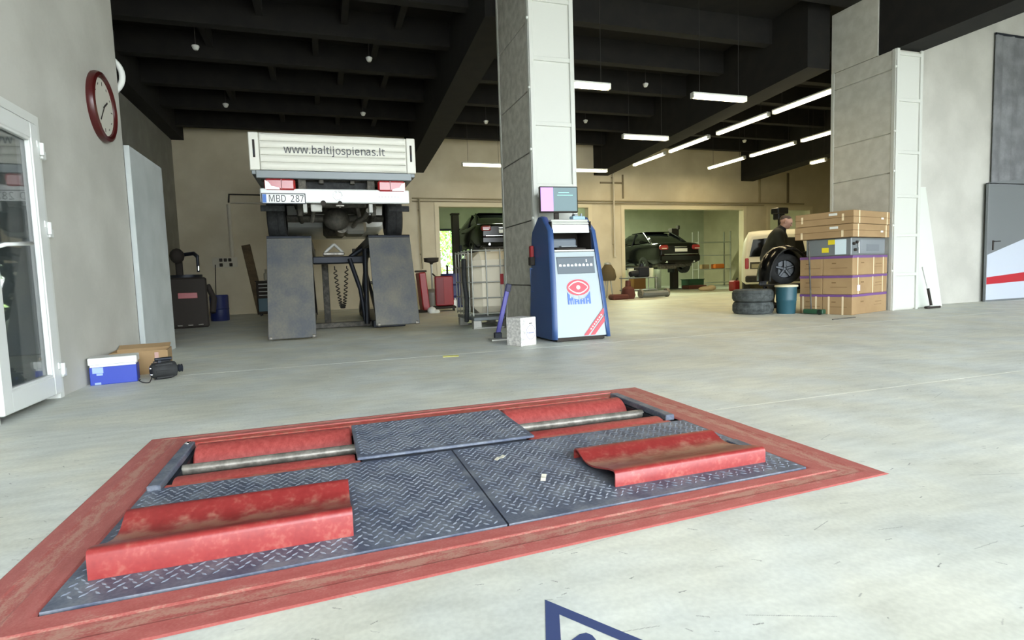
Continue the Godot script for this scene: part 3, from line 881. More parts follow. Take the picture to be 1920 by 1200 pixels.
func build_truck() -> void:
	var cx = 0.248
	var zt = -7.9
	var py = 1.40   # top of the lift runways
	var t = thing("flatbed_truck", "white flatbed truck raised on the scissor lift, tailgate toward us", "truck", Vector3(cx, 0, zt))
	# tailgate with ribs
	var tg = part(t, "tailgate", G.new().cbox(Vector3(0, 2.42, -0.02), Vector3(1.84, 0.46, 0.04), 0.006), M.lacquer)
	for i in 5:
		var y = 2.245 + i * 0.088
		var line = []
		for k in 9: line.append(Vector2(-0.044 + 0.088 * k / 8.0, 0.014 * sin(PI * k / 8.0)))
		var g := G.new()
		g.sheet(line, 0.004, -0.91, 0.91, true)
		var r = part(tg, "rib", g, M.lacquer)
		r.basis = Basis(Vector3(0, 1, 0), Vector3(0, 0, 1), Vector3(1, 0, 0))
		r.position = Vector3(0, y, 0.0)
	for s in [-1, 1]:
		var post = part(t, "corner_post", G.new().cbox(Vector3(s * 0.985, 2.42, -0.03), Vector3(0.12, 0.47, 0.07), 0.01), M.lacquer)
		part(post, "latch_slot", G.new().cbox(Vector3(s * 0.985, 2.45, 0.004), Vector3(0.028, 0.22, 0.006), 0.002), M.ink)
		part(post, "latch_lever", G.new().cbox(Vector3(s * 0.985, 2.40, 0.01), Vector3(0.016, 0.07, 0.01), 0.003), M.dark_steel)
		part(t, "side_board", G.new().cbox(Vector3(s * 1.035, 2.42, -1.55), Vector3(0.03, 0.46, 3.0), 0.005), M.lacquer)
	part(t, "headboard", G.new().cbox(Vector3(0, 2.55, -3.05), Vector3(2.05, 0.72, 0.04), 0.006), M.lacquer)
	part(t, "bed_floor", G.new().cbox(Vector3(0, 2.16, -1.55), Vector3(2.06, 0.05, 3.05), 0.006), M.grey_metal)
	part(t, "rear_crossmember", G.new().cbox(Vector3(0, 2.135, -0.03), Vector3(1.96, 0.1, 0.06), 0.008), M.grey_metal)
	for x in [-0.62, -0.2, 0.2, 0.62]: part(t, "bed_bearer", G.new().cbox(Vector3(x, 2.09, -1.55), Vector3(0.06, 0.09, 2.9), 0.005), M.chassis)
	for i in 5: part(t, "bed_crossmember", G.new().cbox(Vector3(0, 2.12, -0.35 - i * 0.62), Vector3(1.9, 0.05, 0.07), 0.005), M.chassis)
	# printed web address and small prints
	text(tg, "lettering", "www.baltijospienas.lt", 0.135, M.letter, Vector3(0.0, 2.45, 0.017), Vector3.ZERO, 0.98)
	# tail lamps
	for s in [-1, 1]:
		var x = s * 0.705
		var lamp = part(t, "tail_lamp", G.new().cbox(Vector3(x, 2.005, -0.02), Vector3(0.37, 0.15, 0.08), 0.025), M.tail_red)
		part(lamp, "reversing_lens", G.new().prism([Vector2(x + s * 0.175, 1.94), Vector2(x + s * 0.175, 2.055), Vector2(x + s * 0.13, 2.03), Vector2(x + s * 0.10, 1.985), Vector2(x + s * 0.01, 1.965), Vector2(x - s * 0.0, 1.94)], 0.012, 0.026), M.tail_white)
		part(lamp, "lens_divider", G.new().box(Vector3(x - s * 0.02, 2.01, 0.022), Vector3(0.012, 0.13, 0.006)), mat(rgb(120, 10, 16), 0.3))
		part(t, "lamp_bracket", G.new().cbox(Vector3(s * 0.44, 2.01, -0.12), Vector3(0.1, 0.2, 0.05), 0.006), M.chassis)
	part(t, "rear_panel", G.new().cbox(Vector3(0, 2.0, -0.2), Vector3(0.8, 0.16, 0.02), 0.004), M.rubber)
	# bumper bar with plate and emblem
	var bp = part(t, "rear_bumper", G.new().cbox(Vector3(-0.005, 1.868, -0.035), Vector3(1.885, 0.18, 0.07), 0.012), M.white_gloss)
	var nx = -0.67
	var pl = part(bp, "number_plate", G.new().cbox(Vector3(nx, 1.828, 0.004), Vector3(0.51, 0.115, 0.008), 0.006), M.plate_white)
	part(pl, "plate_border", G.new().cbox(Vector3(nx, 1.828, 0.002), Vector3(0.53, 0.135, 0.006), 0.004), M.letter)
	part(pl, "country_band", G.new().box(Vector3(nx - 0.228, 1.828, 0.009), Vector3(0.045, 0.105, 0.002)), M.plate_blue)
	text(pl, "plate_characters", "MBD  287", 0.115, M.letter, Vector3(nx + 0.03, 1.826, 0.0095), Vector3.ZERO, 0.86)
	var pts = []
	for i in 24: pts.append(Vector3(cos(TAU * i / 24) * 0.058, sin(TAU * i / 24) * 0.058, 0))
	var em = part(bp, "emblem_ring", G.new().tube(pts, 0.006, 6, false, true), M.chrome, Vector3(0.0, 1.872, 0.006))
	for i in 3: part(em, "emblem_spoke", G.new().at(Vector3.ZERO, 0, 0, TAU * i / 3).prism([Vector2(-0.012, 0), Vector2(0, 0.056), Vector2(0.012, 0)], -0.003, 0.005), M.chrome)
	part(bp, "small_print", G.new().box(Vector3(0.43, 1.868, 0.001), Vector3(0.09, 0.016, 0.002)), M.white)
	text(bp, "small_lettering", "- - - - - - -", 0.06, M.grey_metal, Vector3(0.66, 1.866, 0.001), Vector3.ZERO, 1.2)
	part(bp, "tow_notch", G.new().cyl(Vector3(-0.19, 1.775, 0.003), Vector3(-0.19, 1.775, -0.02), 0.035, 14).cyl(Vector3(0.02, 1.775, 0.003), Vector3(0.02, 1.775, -0.02), 0.03, 14), M.ink)
	part(t, "tow_hook", G.new().box(Vector3(0.02, 1.74, -0.0), Vector3(0.1, 0.014, 0.05)).cyl(Vector3(0.02, 1.72, -0.03), Vector3(0.02, 1.79, -0.03), 0.014, 8), M.steel)
	# chassis rails, springs, axle, exhaust
	for s in [-1, 1]:
		part(t, "chassis_rail", G.new().cbox(Vector3(s * 0.42, 1.93, -2.4), Vector3(0.08, 0.16, 4.6), 0.008), M.chassis)
		part(t, "leaf_spring", G.new().tube([Vector3(s * 0.52, 1.80, -0.7), Vector3(s * 0.52, 1.71, -1.0), Vector3(s * 0.52, 1.69, -1.4), Vector3(s * 0.52, 1.71, -1.8), Vector3(s * 0.52, 1.82, -2.1)], 0.035, 8), M.chassis)
		part(t, "spring_shackle", G.new().cbox(Vector3(s * 0.5, 1.77, -0.62), Vector3(0.07, 0.2, 0.08), 0.01), M.chassis)
		part(t, "mudguard", G.new().cbox(Vector3(s * 0.84, 1.755, -0.42), Vector3(0.30, 0.08, 0.02), 0.006), M.rubber)
		wheel(t, "rear_wheel", Vector3(s * 0.845, py + 0.34, -1.30), 0.34, 0.25, s)
		wheel(t, "front_wheel", Vector3(s * 0.80, py + 0.34, -4.75), 0.34, 0.23, s)
		part(t, "bumper_bracket", G.new().cbox(Vector3(s * 0.42, 1.72, -0.12), Vector3(0.05, 0.12, 0.14), 0.006), mat(rgb(176, 176, 170), 0.6))
		part(t, "shock_absorber", G.new().cyl(Vector3(s * 0.3, 1.9, -1.1), Vector3(s * 0.36, 1.66, -1.3), 0.03, 10), M.steel)
	part(t, "spare_bracket", G.new().cbox(Vector3(-0.28, 1.73, -0.16), Vector3(0.14, 0.1, 0.1), 0.01), mat(rgb(182, 182, 174), 0.6))
	part(t, "rear_axle", G.new().cyl(Vector3(-0.72, 1.72, -1.42), Vector3(0.72, 1.72, -1.42), 0.055, 14), M.chassis)
	part(t, "differential", G.new().ball(Vector3(0.0, 1.70, -1.38), Vector3(0.2, 0.17, 0.2), 18).cyl(Vector3(0, 1.70, -1.5), Vector3(0, 1.74, -2.4), 0.045, 10), M.chassis)
	part(t, "fuel_tank", G.new().cbox(Vector3(0.33, 1.66, -2.6), Vector3(0.36, 0.22, 0.8), 0.05), mat(rgb(168, 168, 160), 0.6))
	part(t, "exhaust", G.new().tube([Vector3(0.42, 1.74, -0.5), Vector3(0.4, 1.70, -1.0), Vector3(0.3, 1.66, -1.2), Vector3(0.28, 1.66, -2.1)], 0.035, 10).cyl(Vector3(0.1, 1.66, -2.2), Vector3(0.1, 1.66, -3.0), 0.1, 14), M.steel)
	for q in [[1.84, -0.6], [1.9, -1.9]]: part(t, "crossmember", G.new().cbox(Vector3(0, q[0], q[1]), Vector3(0.8, 0.1, 0.08), 0.01), M.chassis)
	part(t, "gearbox", G.new().cbox(Vector3(0, 1.72, -3.3), Vector3(0.4, 0.3, 0.7), 0.06), M.chassis)
	# cab
	var ring = func(z, w, y0, y1, rr):
		var q = []
		for c in [[1, 1], [-1, 1], [-1, -1], [1, -1]]:
			for k in 4:
				var a = (k / 3.0) * PI / 2 + {[1, 1]: 0.0, [-1, 1]: PI / 2, [-1, -1]: PI, [1, -1]: PI * 1.5}[c]
				q.append(Vector3(c[0] * (w - rr) + cos(a) * rr, (y1 - rr if c[1] > 0 else y0 + rr) + sin(a) * rr, z))
		return q
	var rings = []
	for s in [[-3.2, 0.9, 1.75, 3.25], [-3.26, 0.95, 1.72, 3.32], [-4.3, 0.96, 1.70, 3.38], [-4.7, 0.95, 1.68, 3.3], [-5.2, 0.94, 1.68, 2.65], [-5.75, 0.88, 1.7, 2.45], [-5.9, 0.8, 1.75, 2.2]]: rings.append(ring.call(s[0], s[1], s[2], s[3], 0.12))
	rings.reverse()
	var g2 := G.new()
	g2.loft(rings)
	var cab = part(t, "cab", g2, M.white_gloss)
	part(cab, "rear_window", G.new().cbox(Vector3(0, 2.95, -3.195), Vector3(1.2, 0.4, 0.02), 0.005), M.dark_glass)
	for s in [-1, 1]:
		part(cab, "side_window", G.new().cbox(Vector3(s * 0.955, 2.95, -4.15), Vector3(0.02, 0.42, 0.7), 0.005), M.dark_glass)
		part(cab, "mirror", G.new().cbox(Vector3(s * 1.1, 2.8, -4.9), Vector3(0.16, 0.3, 0.08), 0.03), M.rubber)

	# scissor lift
	var L = thing("scissor_lift", "grey scissor vehicle lift with two hanging approach ramps under the truck", "vehicle lift", Vector3.ZERO)
	var rw = [[-0.705, -0.13], [0.66, 1.25]]
	for i in 2:
		var a = rw[i]
		var xm = (a[0] + a[1]) / 2
		part(L, "runway", G.new().cbox(Vector3(xm, py - 0.07, -11.0), Vector3(a[1] - a[0], 0.14, 4.9), 0.01), M.ramp)
		part(L, "runway_lip", G.new().cbox(Vector3(xm, py + 0.02, -13.42), Vector3(a[1] - a[0], 0.1, 0.05), 0.006), M.ramp)
		var hz = -8.52
		var bot = Vector2(-7.80, 0.035) if i == 0 else Vector2(-7.92, 0.125)
		var len = Vector2(hz, py).distance_to(bot)
		var ang = atan2(bot.x - hz, py - bot.y)   # how far the foot swings out
		var rp = part(L, "approach_ramp", G.new().cbox(Vector3(0, -len / 2, -0.015), Vector3(a[1] - a[0] + 0.01, len, 0.03), 0.005), M.ramp, Vector3(xm, py, hz), Vector3(-ang, 0, 0))
		var tread = G.new()
		for k in 9: tread.box(Vector3(-0.05, -0.12 - k * (len - 0.2) / 9.0, 0.003), Vector3(a[1] - a[0] - 0.25, 0.006, 0.006))
		for k in 2: part(rp, "ramp_roller", G.new().cyl(Vector3((k * 2 - 1) * 0.26 - 0.015, -len + 0.01, 0.0), Vector3((k * 2 - 1) * 0.26 + 0.015, -len + 0.01, 0.0), 0.025, 12), M.steel)
		part(L, "hinge_pin", G.new().cyl(Vector3(a[0], py - 0.02, hz + 0.01), Vector3(a[1], py - 0.02, hz + 0.01), 0.02, 10), M.dark_steel)
		# scissor legs, crossing
		for s in [-1, 1]:
			var x = xm + s * 0.2
			for q in [[-9.3, -12.4], [-12.4, -9.3]]:
				var p0 = Vector3(x, 0.12, q[0]); var p1 = Vector3(x, py - 0.14, q[1])
				var d = p1 - p0
				part(L, "scissor_arm", G.new().at((p0 + p1) / 2, 0, -atan2(d.y, d.z)).cbox(Vector3.ZERO, Vector3(0.04, 0.12, d.length()), 0.006), M.dark_steel, Vector3(0.05 * (1 if q[0] < -10 else -1) * s, 0, 0))
		part(L, "pivot_shaft", G.new().cyl(Vector3(a[0] + 0.04, 0.7, -10.85), Vector3(a[1] - 0.04, 0.7, -10.85), 0.03, 12), M.steel)
		part(L, "base_rail", G.new().cbox(Vector3(xm, 0.06, -10.85), Vector3(0.5, 0.12, 3.6), 0.01), M.dark_steel)
		part(L, "hydraulic_cylinder", G.new().tube([Vector3(xm, 0.2, -9.6), Vector3(xm, 0.75, -10.5), Vector3(xm, 1.15, -11.2)], [0.05, 0.05, 0.03], 12), M.dark_steel)
	part(L, "base_crossbar", G.new().cbox(Vector3(0.27, 0.05, -9.45), Vector3(1.5, 0.08, 0.14), 0.008), M.chassis)
	part(L, "leg_brace", G.new().tube([Vector3(0.62, 0.05, -9.4), Vector3(0.56, 0.6, -9.4), Vector3(0.42, 1.1, -9.5)], 0.035, 8).tube([Vector3(0.64, 0.05, -9.35), Vector3(0.66, 1.25, -9.4)], 0.04, 8), M.dark_steel)
	# rolling jack between the runways
	var J = part(L, "jack_beam", G.new().cbox(Vector3(0.27, 1.1, -10.0), Vector3(0.84, 0.12, 0.3), 0.015), M.dark_steel)
	part(J, "jack_head", G.new().cbox(Vector3(0.19, 1.2, -9.95), Vector3(0.34, 0.05, 0.2), 0.01), M.steel)
	part(J, "jack_arm", G.new().tube([Vector3(0.05, 1.22, -9.9), Vector3(0.2, 1.36, -9.9)], 0.025, 8).tube([Vector3(0.34, 1.22, -9.9), Vector3(0.2, 1.36, -9.9)], 0.025, 8), mat(rgb(190, 190, 182), 0.5))
	part(J, "jack_bracket", G.new().tube([Vector3(0.45, 1.14, -10.0), Vector3(0.68, 1.3, -10.0)], 0.04, 8), M.dark_steel)
	# coiled air hose
	var hp = []
	for i in 160:
		var u = i / 159.0
		var c = Vector3(0.19 + 0.2 * u, 1.0 - 0.71 * sin(PI * u), -10.0)
		if u < 0.02 or u > 0.98: hp.append(c)
		else: hp.append(c + Vector3(cos(i * 1.1) * 0.028, 0, sin(i * 1.1) * 0.028))
	part(L, "coiled_hose", G.new().tube(hp, 0.009, 5), M.wire)
	part(L, "hose_post", G.new().cbox(Vector3(0.04, 0.53, -10.6), Vector3(0.11, 1.06, 0.09), 0.01), M.chassis)

# ------------------------------------------------------------------ tester console at the pillar
func build_console() -> void:
	var t = thing("tester_console", "blue and grey tester console cabinet in front of the concrete pillar", "console", Vector3(2.68, 0, -5.65))
	# local: front at z = 0, back at z = -0.72, leaning back and tapering upward
	var xw = func(y): return 0.30 - 0.062 * y / 1.2
	var fz = func(y): return 0.0 - 0.2 * pow(y / 1.2, 1.25)
	for s in [-1, 1]:
		var prof = []
		for i in 9: prof.append(Vector2(fz.call(i * 0.15) + 0.012, 0.03 + i * 0.15))
		prof += [Vector2(-0.30, 1.32), Vector2(-0.37, 1.39), Vector2(-0.45, 1.41), Vector2(-0.52, 1.40), Vector2(-0.70, 1.25), Vector2(-0.72, 1.18), Vector2(-0.72, 0.03)]
		var g := G.new()
		var n = prof.size()
		var xo = func(y): return xw.call(y) + 0.055
		# curved side wall: rounded over toward the front
		var outer = []; var inner = []
		for i in n:
			var p = prof[i]
			var ed = 0.02 if i < 12 else 0.0
			outer.append(Vector3(s * (xo.call(p.y) - ed * 0.6), p.y, p.x))
			inner.append(Vector3(s * xw.call(p.y), p.y, p.x - (0.0)))
		var mid = []
		for i in n:
			var p = prof[i]
			mid.append(Vector3(s * xo.call(p.y), p.y if i < 10 else p.y - 0.01, clampf(p.x, -0.715, 9) - (0.03 if i < 12 else 0.0)))
		g.smooth(true)
		for i in n:
			var j = (i + 1) % n
			if s > 0: g.quad(inner[j], inner[i], outer[i], outer[j]); g.quad(outer[j], outer[i], mid[i], mid[j])
			else: g.quad(inner[i], inner[j], outer[j], outer[i]); g.quad(outer[i], outer[j], mid[j], mid[i])
		g.smooth(false)
		var pv := PackedVector2Array(prof)
		var ix = Geometry2D.triangulate_polygon(pv)
		for i in range(0, ix.size(), 3):
			var a = [mid[ix[i]], mid[ix[i + 1]], mid[ix[i + 2]]]
			g.fan_out(a, Vector3(0, 0.7, -0.4))
			var b = [inner[ix[i]], inner[ix[i + 1]], inner[ix[i + 2]]]
			g.fan_out(b, Vector3(s * 3, 0.7, -0.4))
		part(t, "side_panel", g, M.blue)
	# body between the sides
	var lean = atan(0.2 / 1.2)
	part(t, "plinth", G.new().cbox(Vector3(0, 0.03, -0.36), Vector3(0.58, 0.05, 0.66), 0.005), M.ink)
	for q in [[-0.26, -0.06], [0.26, -0.06], [-0.26, -0.66], [0.26, -0.66]]: part(t, "foot", G.new().cyl(Vector3(q[0], 0, q[1]), Vector3(q[0], 0.03, q[1]), 0.025, 10), M.rubber)
	var fp := G.new()
	var rows = [0.05, 0.35, 0.65, 0.985]
	fp.smooth(true)
	for i in 3:
		var a = rows[i]; var b = rows[i + 1]
		fp.quad(Vector3(-xw.call(a), a, fz.call(a)), Vector3(xw.call(a), a, fz.call(a)), Vector3(xw.call(b), b, fz.call(b)), Vector3(-xw.call(b), b, fz.call(b)))
	fp.smooth(false)
	var b1 = rows[3]
	fp.quad(Vector3(-xw.call(b1), b1, fz.call(b1)), Vector3(xw.call(b1), b1, fz.call(b1)), Vector3(xw.call(b1), b1, -0.7), Vector3(-xw.call(b1), b1, -0.7))
	fp.quad(Vector3(-0.29, 0.05, -0.7), Vector3(0.29, 0.05, -0.7), Vector3(0.29, 0.05, 0), Vector3(-0.29, 0.05, 0))
	fp.quad(Vector3(0.29, 0.05, -0.7), Vector3(-0.29, 0.05, -0.7), Vector3(-xw.call(b1), b1, -0.7), Vector3(xw.call(b1), b1, -0.7))
	var front = part(t, "front_panel", fp, M.kiosk_grey)
	var on = func(y): return fz.call(y) + 0.003
	var slope = func(y): return -atan(0.2 * 1.25 * pow(y / 1.2, 0.25) / 1.2)
	# instrument strip with pictograms
	var ip = part(front, "instrument_panel", G.new().cbox(Vector3.ZERO, Vector3(0.455, 0.185, 0.008), 0.003), M.slate, Vector3(0.0, 0.835, on.call(0.835)), Vector3(slope.call(0.835), 0, 0))
	for i in 9:
		var x = -0.19 + i * 0.047
		var h = [0.018, 0.014, 0.02, 0.012, 0.022, 0.018, 0.02, 0.016, 0.02][i]
		var pg := G.new()
		pg.prism([Vector2(x - 0.016, -0.01), Vector2(x + 0.014, -0.012), Vector2(x + 0.016, h * 0.5), Vector2(x, h), Vector2(x - 0.014, h * 0.6)], 0.004, 0.0055)
		part(ip, "pictogram", pg, M.white)
	part(ip, "pictogram", G.new().box(Vector3(0.13, 0.05, 0.005), Vector3(0.012, 0.03, 0.002)), M.white)
	part(ip, "panel_border", G.new().box(Vector3(0, 0.092, 0.004), Vector3(0.46, 0.006, 0.006)), M.ink)
	# emblem: red eye over blue letters
	var ey = 0.535
	var em := G.new()
	var eye = []
	for i in 24:
		var a = TAU * i / 24
		eye.append(Vector2(cos(a) * 0.138, sin(a) * 0.09))
	em.prism(eye, 0.0, 0.002)
	var er = part(front, "emblem", em, mat(rgb(206, 34, 58), 0.4), Vector3(0.0, ey + 0.055, on.call(ey + 0.055)), Vector3(slope.call(ey), 0, 0))
	var arc := G.new()
	for sg in [-1, 1]:
		var line = []
		for i in 11:
			var u = -1.0 + 0.2 * i
			line.append(Vector2(u * 0.118, sg * (0.062 * (1 - u * u)) + sg * 0.004))
		for i in 10:
			var d = Vector2(0, 0.007)
			arc.prism([line[i] - d, line[i + 1] - d, line[i + 1] + d, line[i] + d], 0.002, 0.0035)
	part(er, "emblem_lid", arc, M.white)
	var pupil = []
	for i in 16: pupil.append(Vector2(cos(TAU * i / 16), sin(TAU * i / 16)) * 0.024)
	part(er, "emblem_pupil", G.new().prism(pupil, 0.002, 0.0035), M.white)
	# heavy block letters whose tops follow the eye
	var lm = mat(rgb(36, 88, 176), 0.4)
	var blk = [Vector2(-0.138, 0)]
	blk.append(Vector2(0.138, 0))
	for i in 13:
		var u = 1.0 - i / 6.0
		blk.append(Vector2(u * 0.138, 0.052 + 0.088 * pow(absf(u), 2.4)))
	var lb = part(front, "maker_lettering", G.new().prism(blk, 0.0, 0.003), lm, Vector3(0.0, 0.405, on.call(0.405) - 0.001), Vector3(slope.call(0.45), 0, 0))
	# white gaps that cut the block into the letters M A H A
	for q in [[-0.068, 0.05, 0.007, 0.11], [0.002, 0.05, 0.007, 0.11], [0.07, 0.05, 0.007, 0.11], [-0.117, 0.022, 0.009, 0.044], [-0.09, 0.022, 0.009, 0.044], [-0.103, 0.095, 0.016, 0.05], [-0.033, 0.012, 0.014, 0.024], [-0.033, 0.042, 0.014, 0.012], [0.036, 0.014, 0.012, 0.028], [0.036, 0.056, 0.012, 0.03], [0.104, 0.012, 0.016, 0.024], [0.104, 0.05, 0.012, 0.022]]:
		part(lb, "letter_gap", G.new().box(Vector3(q[0], q[1], 0.0032), Vector3(q[2], q[3], 0.001)), M.kiosk_grey)
	# red corner stripes
	var stripe := G.new()
	var sl = slope.call(0.2)
	stripe.prism([Vector2(0.02, 0.06), Vector2(0.075, 0.06), Vector2(0.283, 0.29), Vector2(0.283, 0.355)], 0.0, 0.002)
	var s1 = part(front, "red_stripe", stripe, mat(rgb(200, 28, 48), 0.4), Vector3(0, 0, 0.006), Vector3(-0.1, 0, 0))
	stripe = G.new()
	stripe.prism([Vector2(0.10, 0.06), Vector2(0.155, 0.06), Vector2(0.287, 0.205), Vector2(0.284, 0.262)], 0.0, 0.002)
	part(front, "red_stripe", stripe, mat(rgb(200, 28, 48), 0.4), Vector3(0, 0, 0.006), Vector3(-0.1, 0, 0))
	for k in 7: part(s1, "stripe_print", G.new().at(Vector3(0.112 + k * 0.022, 0.128 + k * 0.0245, 0.0025), 0, 0, 0.83).box(Vector3(0, 0, 0), Vector3(0.018, 0.014, 0.002)), M.white)
	# open shelf with printer, white drawer front, top
	part(t, "shelf_back", G.new().lo_hi(Vector3(-0.24, 0.99, -0.6), Vector3(0.24, 1.3, -0.58)), M.ink)
	for sx in [-1, 1]: part(t, "shelf_liner", G.new().lo_hi(Vector3(sx * 0.243, 0.99, -0.6), Vector3(sx * 0.236, 1.33, -0.22)), M.ink)
	part(t, "shelf_lip", G.new().cbox(Vector3(0, 1.0, -0.20), Vector3(0.49, 0.022, 0.1), 0.005), M.galv)
	part(t, "keyboard", G.new().at(Vector3(0.0, 1.03, -0.3), 0, 0.12).cbox(Vector3.ZERO, Vector3(0.36, 0.02, 0.14), 0.005), M.ink)
	var pr = part(t, "printer", G.new().cbox(Vector3(-0.04, 1.085, -0.46), Vector3(0.32, 0.12, 0.22), 0.015), M.slate)
	part(pr, "paper_tray", G.new().cbox(Vector3(0.0, 1.055, -0.34), Vector3(0.2, 0.012, 0.1), 0.003), M.grey_metal)
	part(t, "drawer_front", G.new().at(Vector3(0, 1.25, -0.245), 0, -0.25).cbox(Vector3.ZERO, Vector3(0.455, 0.1, 0.02), 0.006), M.white)
	part(t, "top_deck", G.new().cbox(Vector3(0, 1.345, -0.46), Vector3(0.455, 0.02, 0.4), 0.006).at(Vector3(0, 1.325, -0.27), 0, 0.6).cbox(Vector3.ZERO, Vector3(0.455, 0.016, 0.07), 0.004), M.panel_white)
	part(t, "rear_cover", G.new().lo_hi(Vector3(-0.24, 0.99, -0.70), Vector3(0.24, 1.335, -0.68)), M.blue)
	# remote holder and handle on the left side
	part(t, "handset", G.new().cbox(Vector3(-0.335, 1.0, -0.63), Vector3(0.045, 0.17, 0.06), 0.008), M.red_plain)
	part(t, "handset_holder", G.new().cbox(Vector3(-0.335, 0.905, -0.63), Vector3(0.06, 0.1, 0.08), 0.008), M.ink)
	part(t, "side_handle", G.new().tube([Vector3(-0.35, 0.82, -0.58), Vector3(-0.375, 0.82, -0.58), Vector3(-0.375, 0.55, -0.58), Vector3(-0.35, 0.55, -0.58)], 0.009, 8), M.blue)
	# monitor on top
	var mo = thing("computer_monitor", "flat computer monitor with purple window on top of the tester console", "monitor", Vector3(2.63, 1.355, -6.1), -0.06)
	part(mo, "stand_foot", G.new().cbox(Vector3(0, 0.008, 0), Vector3(0.2, 0.016, 0.15), 0.006), M.ink)
	part(mo, "stand_neck", G.new().cbox(Vector3(-0.02, 0.06, -0.03), Vector3(0.06, 0.1, 0.03), 0.006), M.ink)
	part(mo, "bezel", G.new().cbox(Vector3(0, 0.245, 0), Vector3(0.47, 0.30, 0.035), 0.008), M.ink)
	var sc = glow(rgb(86, 108, 112), 0.55)
	var scr = part(mo, "screen", G.new().box(Vector3(0.0, 0.248, 0.0185), Vector3(0.44, 0.268, 0.002)), sc)
	part(scr, "screen_window", G.new().box(Vector3(-0.145, 0.248, 0.020), Vector3(0.15, 0.268, 0.001)), glow(rgb(186, 130, 232), 0.8))
	for k in 2: part(scr, "screen_line", G.new().box(Vector3(0.06 + k * 0.015, 0.325 - k * 0.03, 0.020), Vector3(0.13 + k * 0.06, 0.007, 0.001)), glow(rgb(130, 190, 176), 0.8))
	# clutter on the deck
	var nt = thing("tool_tray", "light blue tray of small parts beside the monitor on the console", "tray", Vector3(2.8, 1.355, -5.965), 0.1)
	part(nt, "tray", G.new().cbox(Vector3(0, 0.02, 0), Vector3(0.16, 0.04, 0.09), 0.006), mat(rgb(140, 170, 184), 0.5))
	part(nt, "small_parts", G.new().cbox(Vector3(-0.03, 0.05, 0), Vector3(0.05, 0.03, 0.06), 0.005).cyl(Vector3(0.04, 0.04, 0.02), Vector3(0.04, 0.07, 0.02), 0.015, 10), M.grey_metal)

	# small white carton on the floor
	var w = thing("white_carton", "small white printed carton on the floor beside the console", "box", Vector3(1.985, 0, -5.70), 0.42)
	part(w, "carton", G.new().cbox(Vector3(0, 0.15, 0), Vector3(0.225, 0.30, 0.225), 0.004), tri_mat(mottle(51, 256, 0.03, rgb(170, 168, 164), rgb(232, 230, 224), 0.3), 0.35, 0.7))
	part(w, "printed_panel", G.new().box(Vector3(0.03, 0.145, 0.1135), Vector3(0.15, 0.26, 0.002)), M.white)
	var rg = []
	for i in 32: rg.append(Vector3(cos(TAU * i / 32) * 0.066, sin(TAU * i / 32) * 0.075, 0))
	part(w, "printed_circle", G.new().tube(rg, 0.0022, 5, false, true), mat(rgb(120, 120, 140), 0.6), Vector3(0.03, 0.14, 0.115))
	part(w, "print_line", G.new().box(Vector3(0.035, 0.135, 0.115), Vector3(0.08, 0.012, 0.001)).box(Vector3(-0.022, 0.14, 0.115), Vector3(0.01, 0.02, 0.001)), mat(rgb(140, 144, 170), 0.6))
	part(w, "carry_slot", G.new().box(Vector3(0.03, 0.235, 0.115), Vector3(0.045, 0.008, 0.001)), M.ink)

	# blue long-handled floor scraper leaning on the pillar
	var s = thing("floor_scraper", "blue handled floor scraper leaning beside the white carton", "scraper", Vector3(1.89, 0, -6.35))
	part(s, "handle", G.new().at(Vector3(0.10, 0.34, 0.0), 0, 0.0, -0.26).cbox(Vector3.ZERO, Vector3(0.055, 0.62, 0.03), 0.008), mat(rgb(66, 62, 140), 0.4))
	part(s, "handle_grip", G.new().at(Vector3(0.175, 0.60, 0.0), 0, 0.0, -0.26).cbox(Vector3.ZERO, Vector3(0.065, 0.1, 0.04), 0.01), mat(rgb(52, 52, 76), 0.6))
	part(s, "foot_plate", G.new().cbox(Vector3(0.07, 0.012, 0.1), Vector3(0.34, 0.02, 0.16), 0.005), M.galv)
	part(s, "foot_bracket", G.new().cbox(Vector3(0.02, 0.05, 0.02), Vector3(0.09, 0.07, 0.05), 0.008), M.dark_steel)

	# water tote
	var ib = thing("liquid_tote", "caged white plastic liquid tote on a pallet behind the concrete pillar", "tank", Vector3(2.5, 0, -8.2))
	var bx = 1.04; var h0 = 0.19; var h1 = 1.13; var bz = 1.0
	part(ib, "tank", G.new().cbox(Vector3(0, (h0 + h1) / 2 - 0.01, 0), Vector3(bx - 0.06, h1 - h0 - 0.04, bz - 0.06), 0.12), M.tank)
	part(ib, "tank_lid", G.new().lathe([Vector2(0, 0), Vector2(0.09, 0), Vector2(0.09, 0.03), Vector2(0, 0.03)], 20, Vector3(0, h1 - 0.03, 0)), M.white)
	for i in 5:
		var y = h0 + 0.03 + i * (h1 - h0 - 0.05) / 4.0
		var q = [Vector3(-bx / 2, y, -bz / 2), Vector3(bx / 2, y, -bz / 2), Vector3(bx / 2, y, bz / 2), Vector3(-bx / 2, y, bz / 2)]
		part(ib, "cage_hoop", G.new().tube([q[0], q[1], q[2], q[3], q[0]], 0.011, 6), M.galv)
	for i in 6:
		var x = -bx / 2 + bx * i / 5.0
		for z in [-bz / 2, bz / 2]: part(ib, "cage_bar", G.new().cyl(Vector3(x, h0, z), Vector3(x, h1, z), 0.010, 6), M.galv)
		if i > 0 and i < 5:
			var zz = -bz / 2 + bz * i / 5.0
			for xx in [-bx / 2, bx / 2]: part(ib, "cage_bar", G.new().cyl(Vector3(xx, h0, zz), Vector3(xx, h1, zz), 0.010, 6), M.galv)
	part(ib, "label_plate", G.new().cbox(Vector3(-0.02, 0.70, bz / 2 + 0.012), Vector3(0.13, 0.15, 0.004), 0.001), M.white)
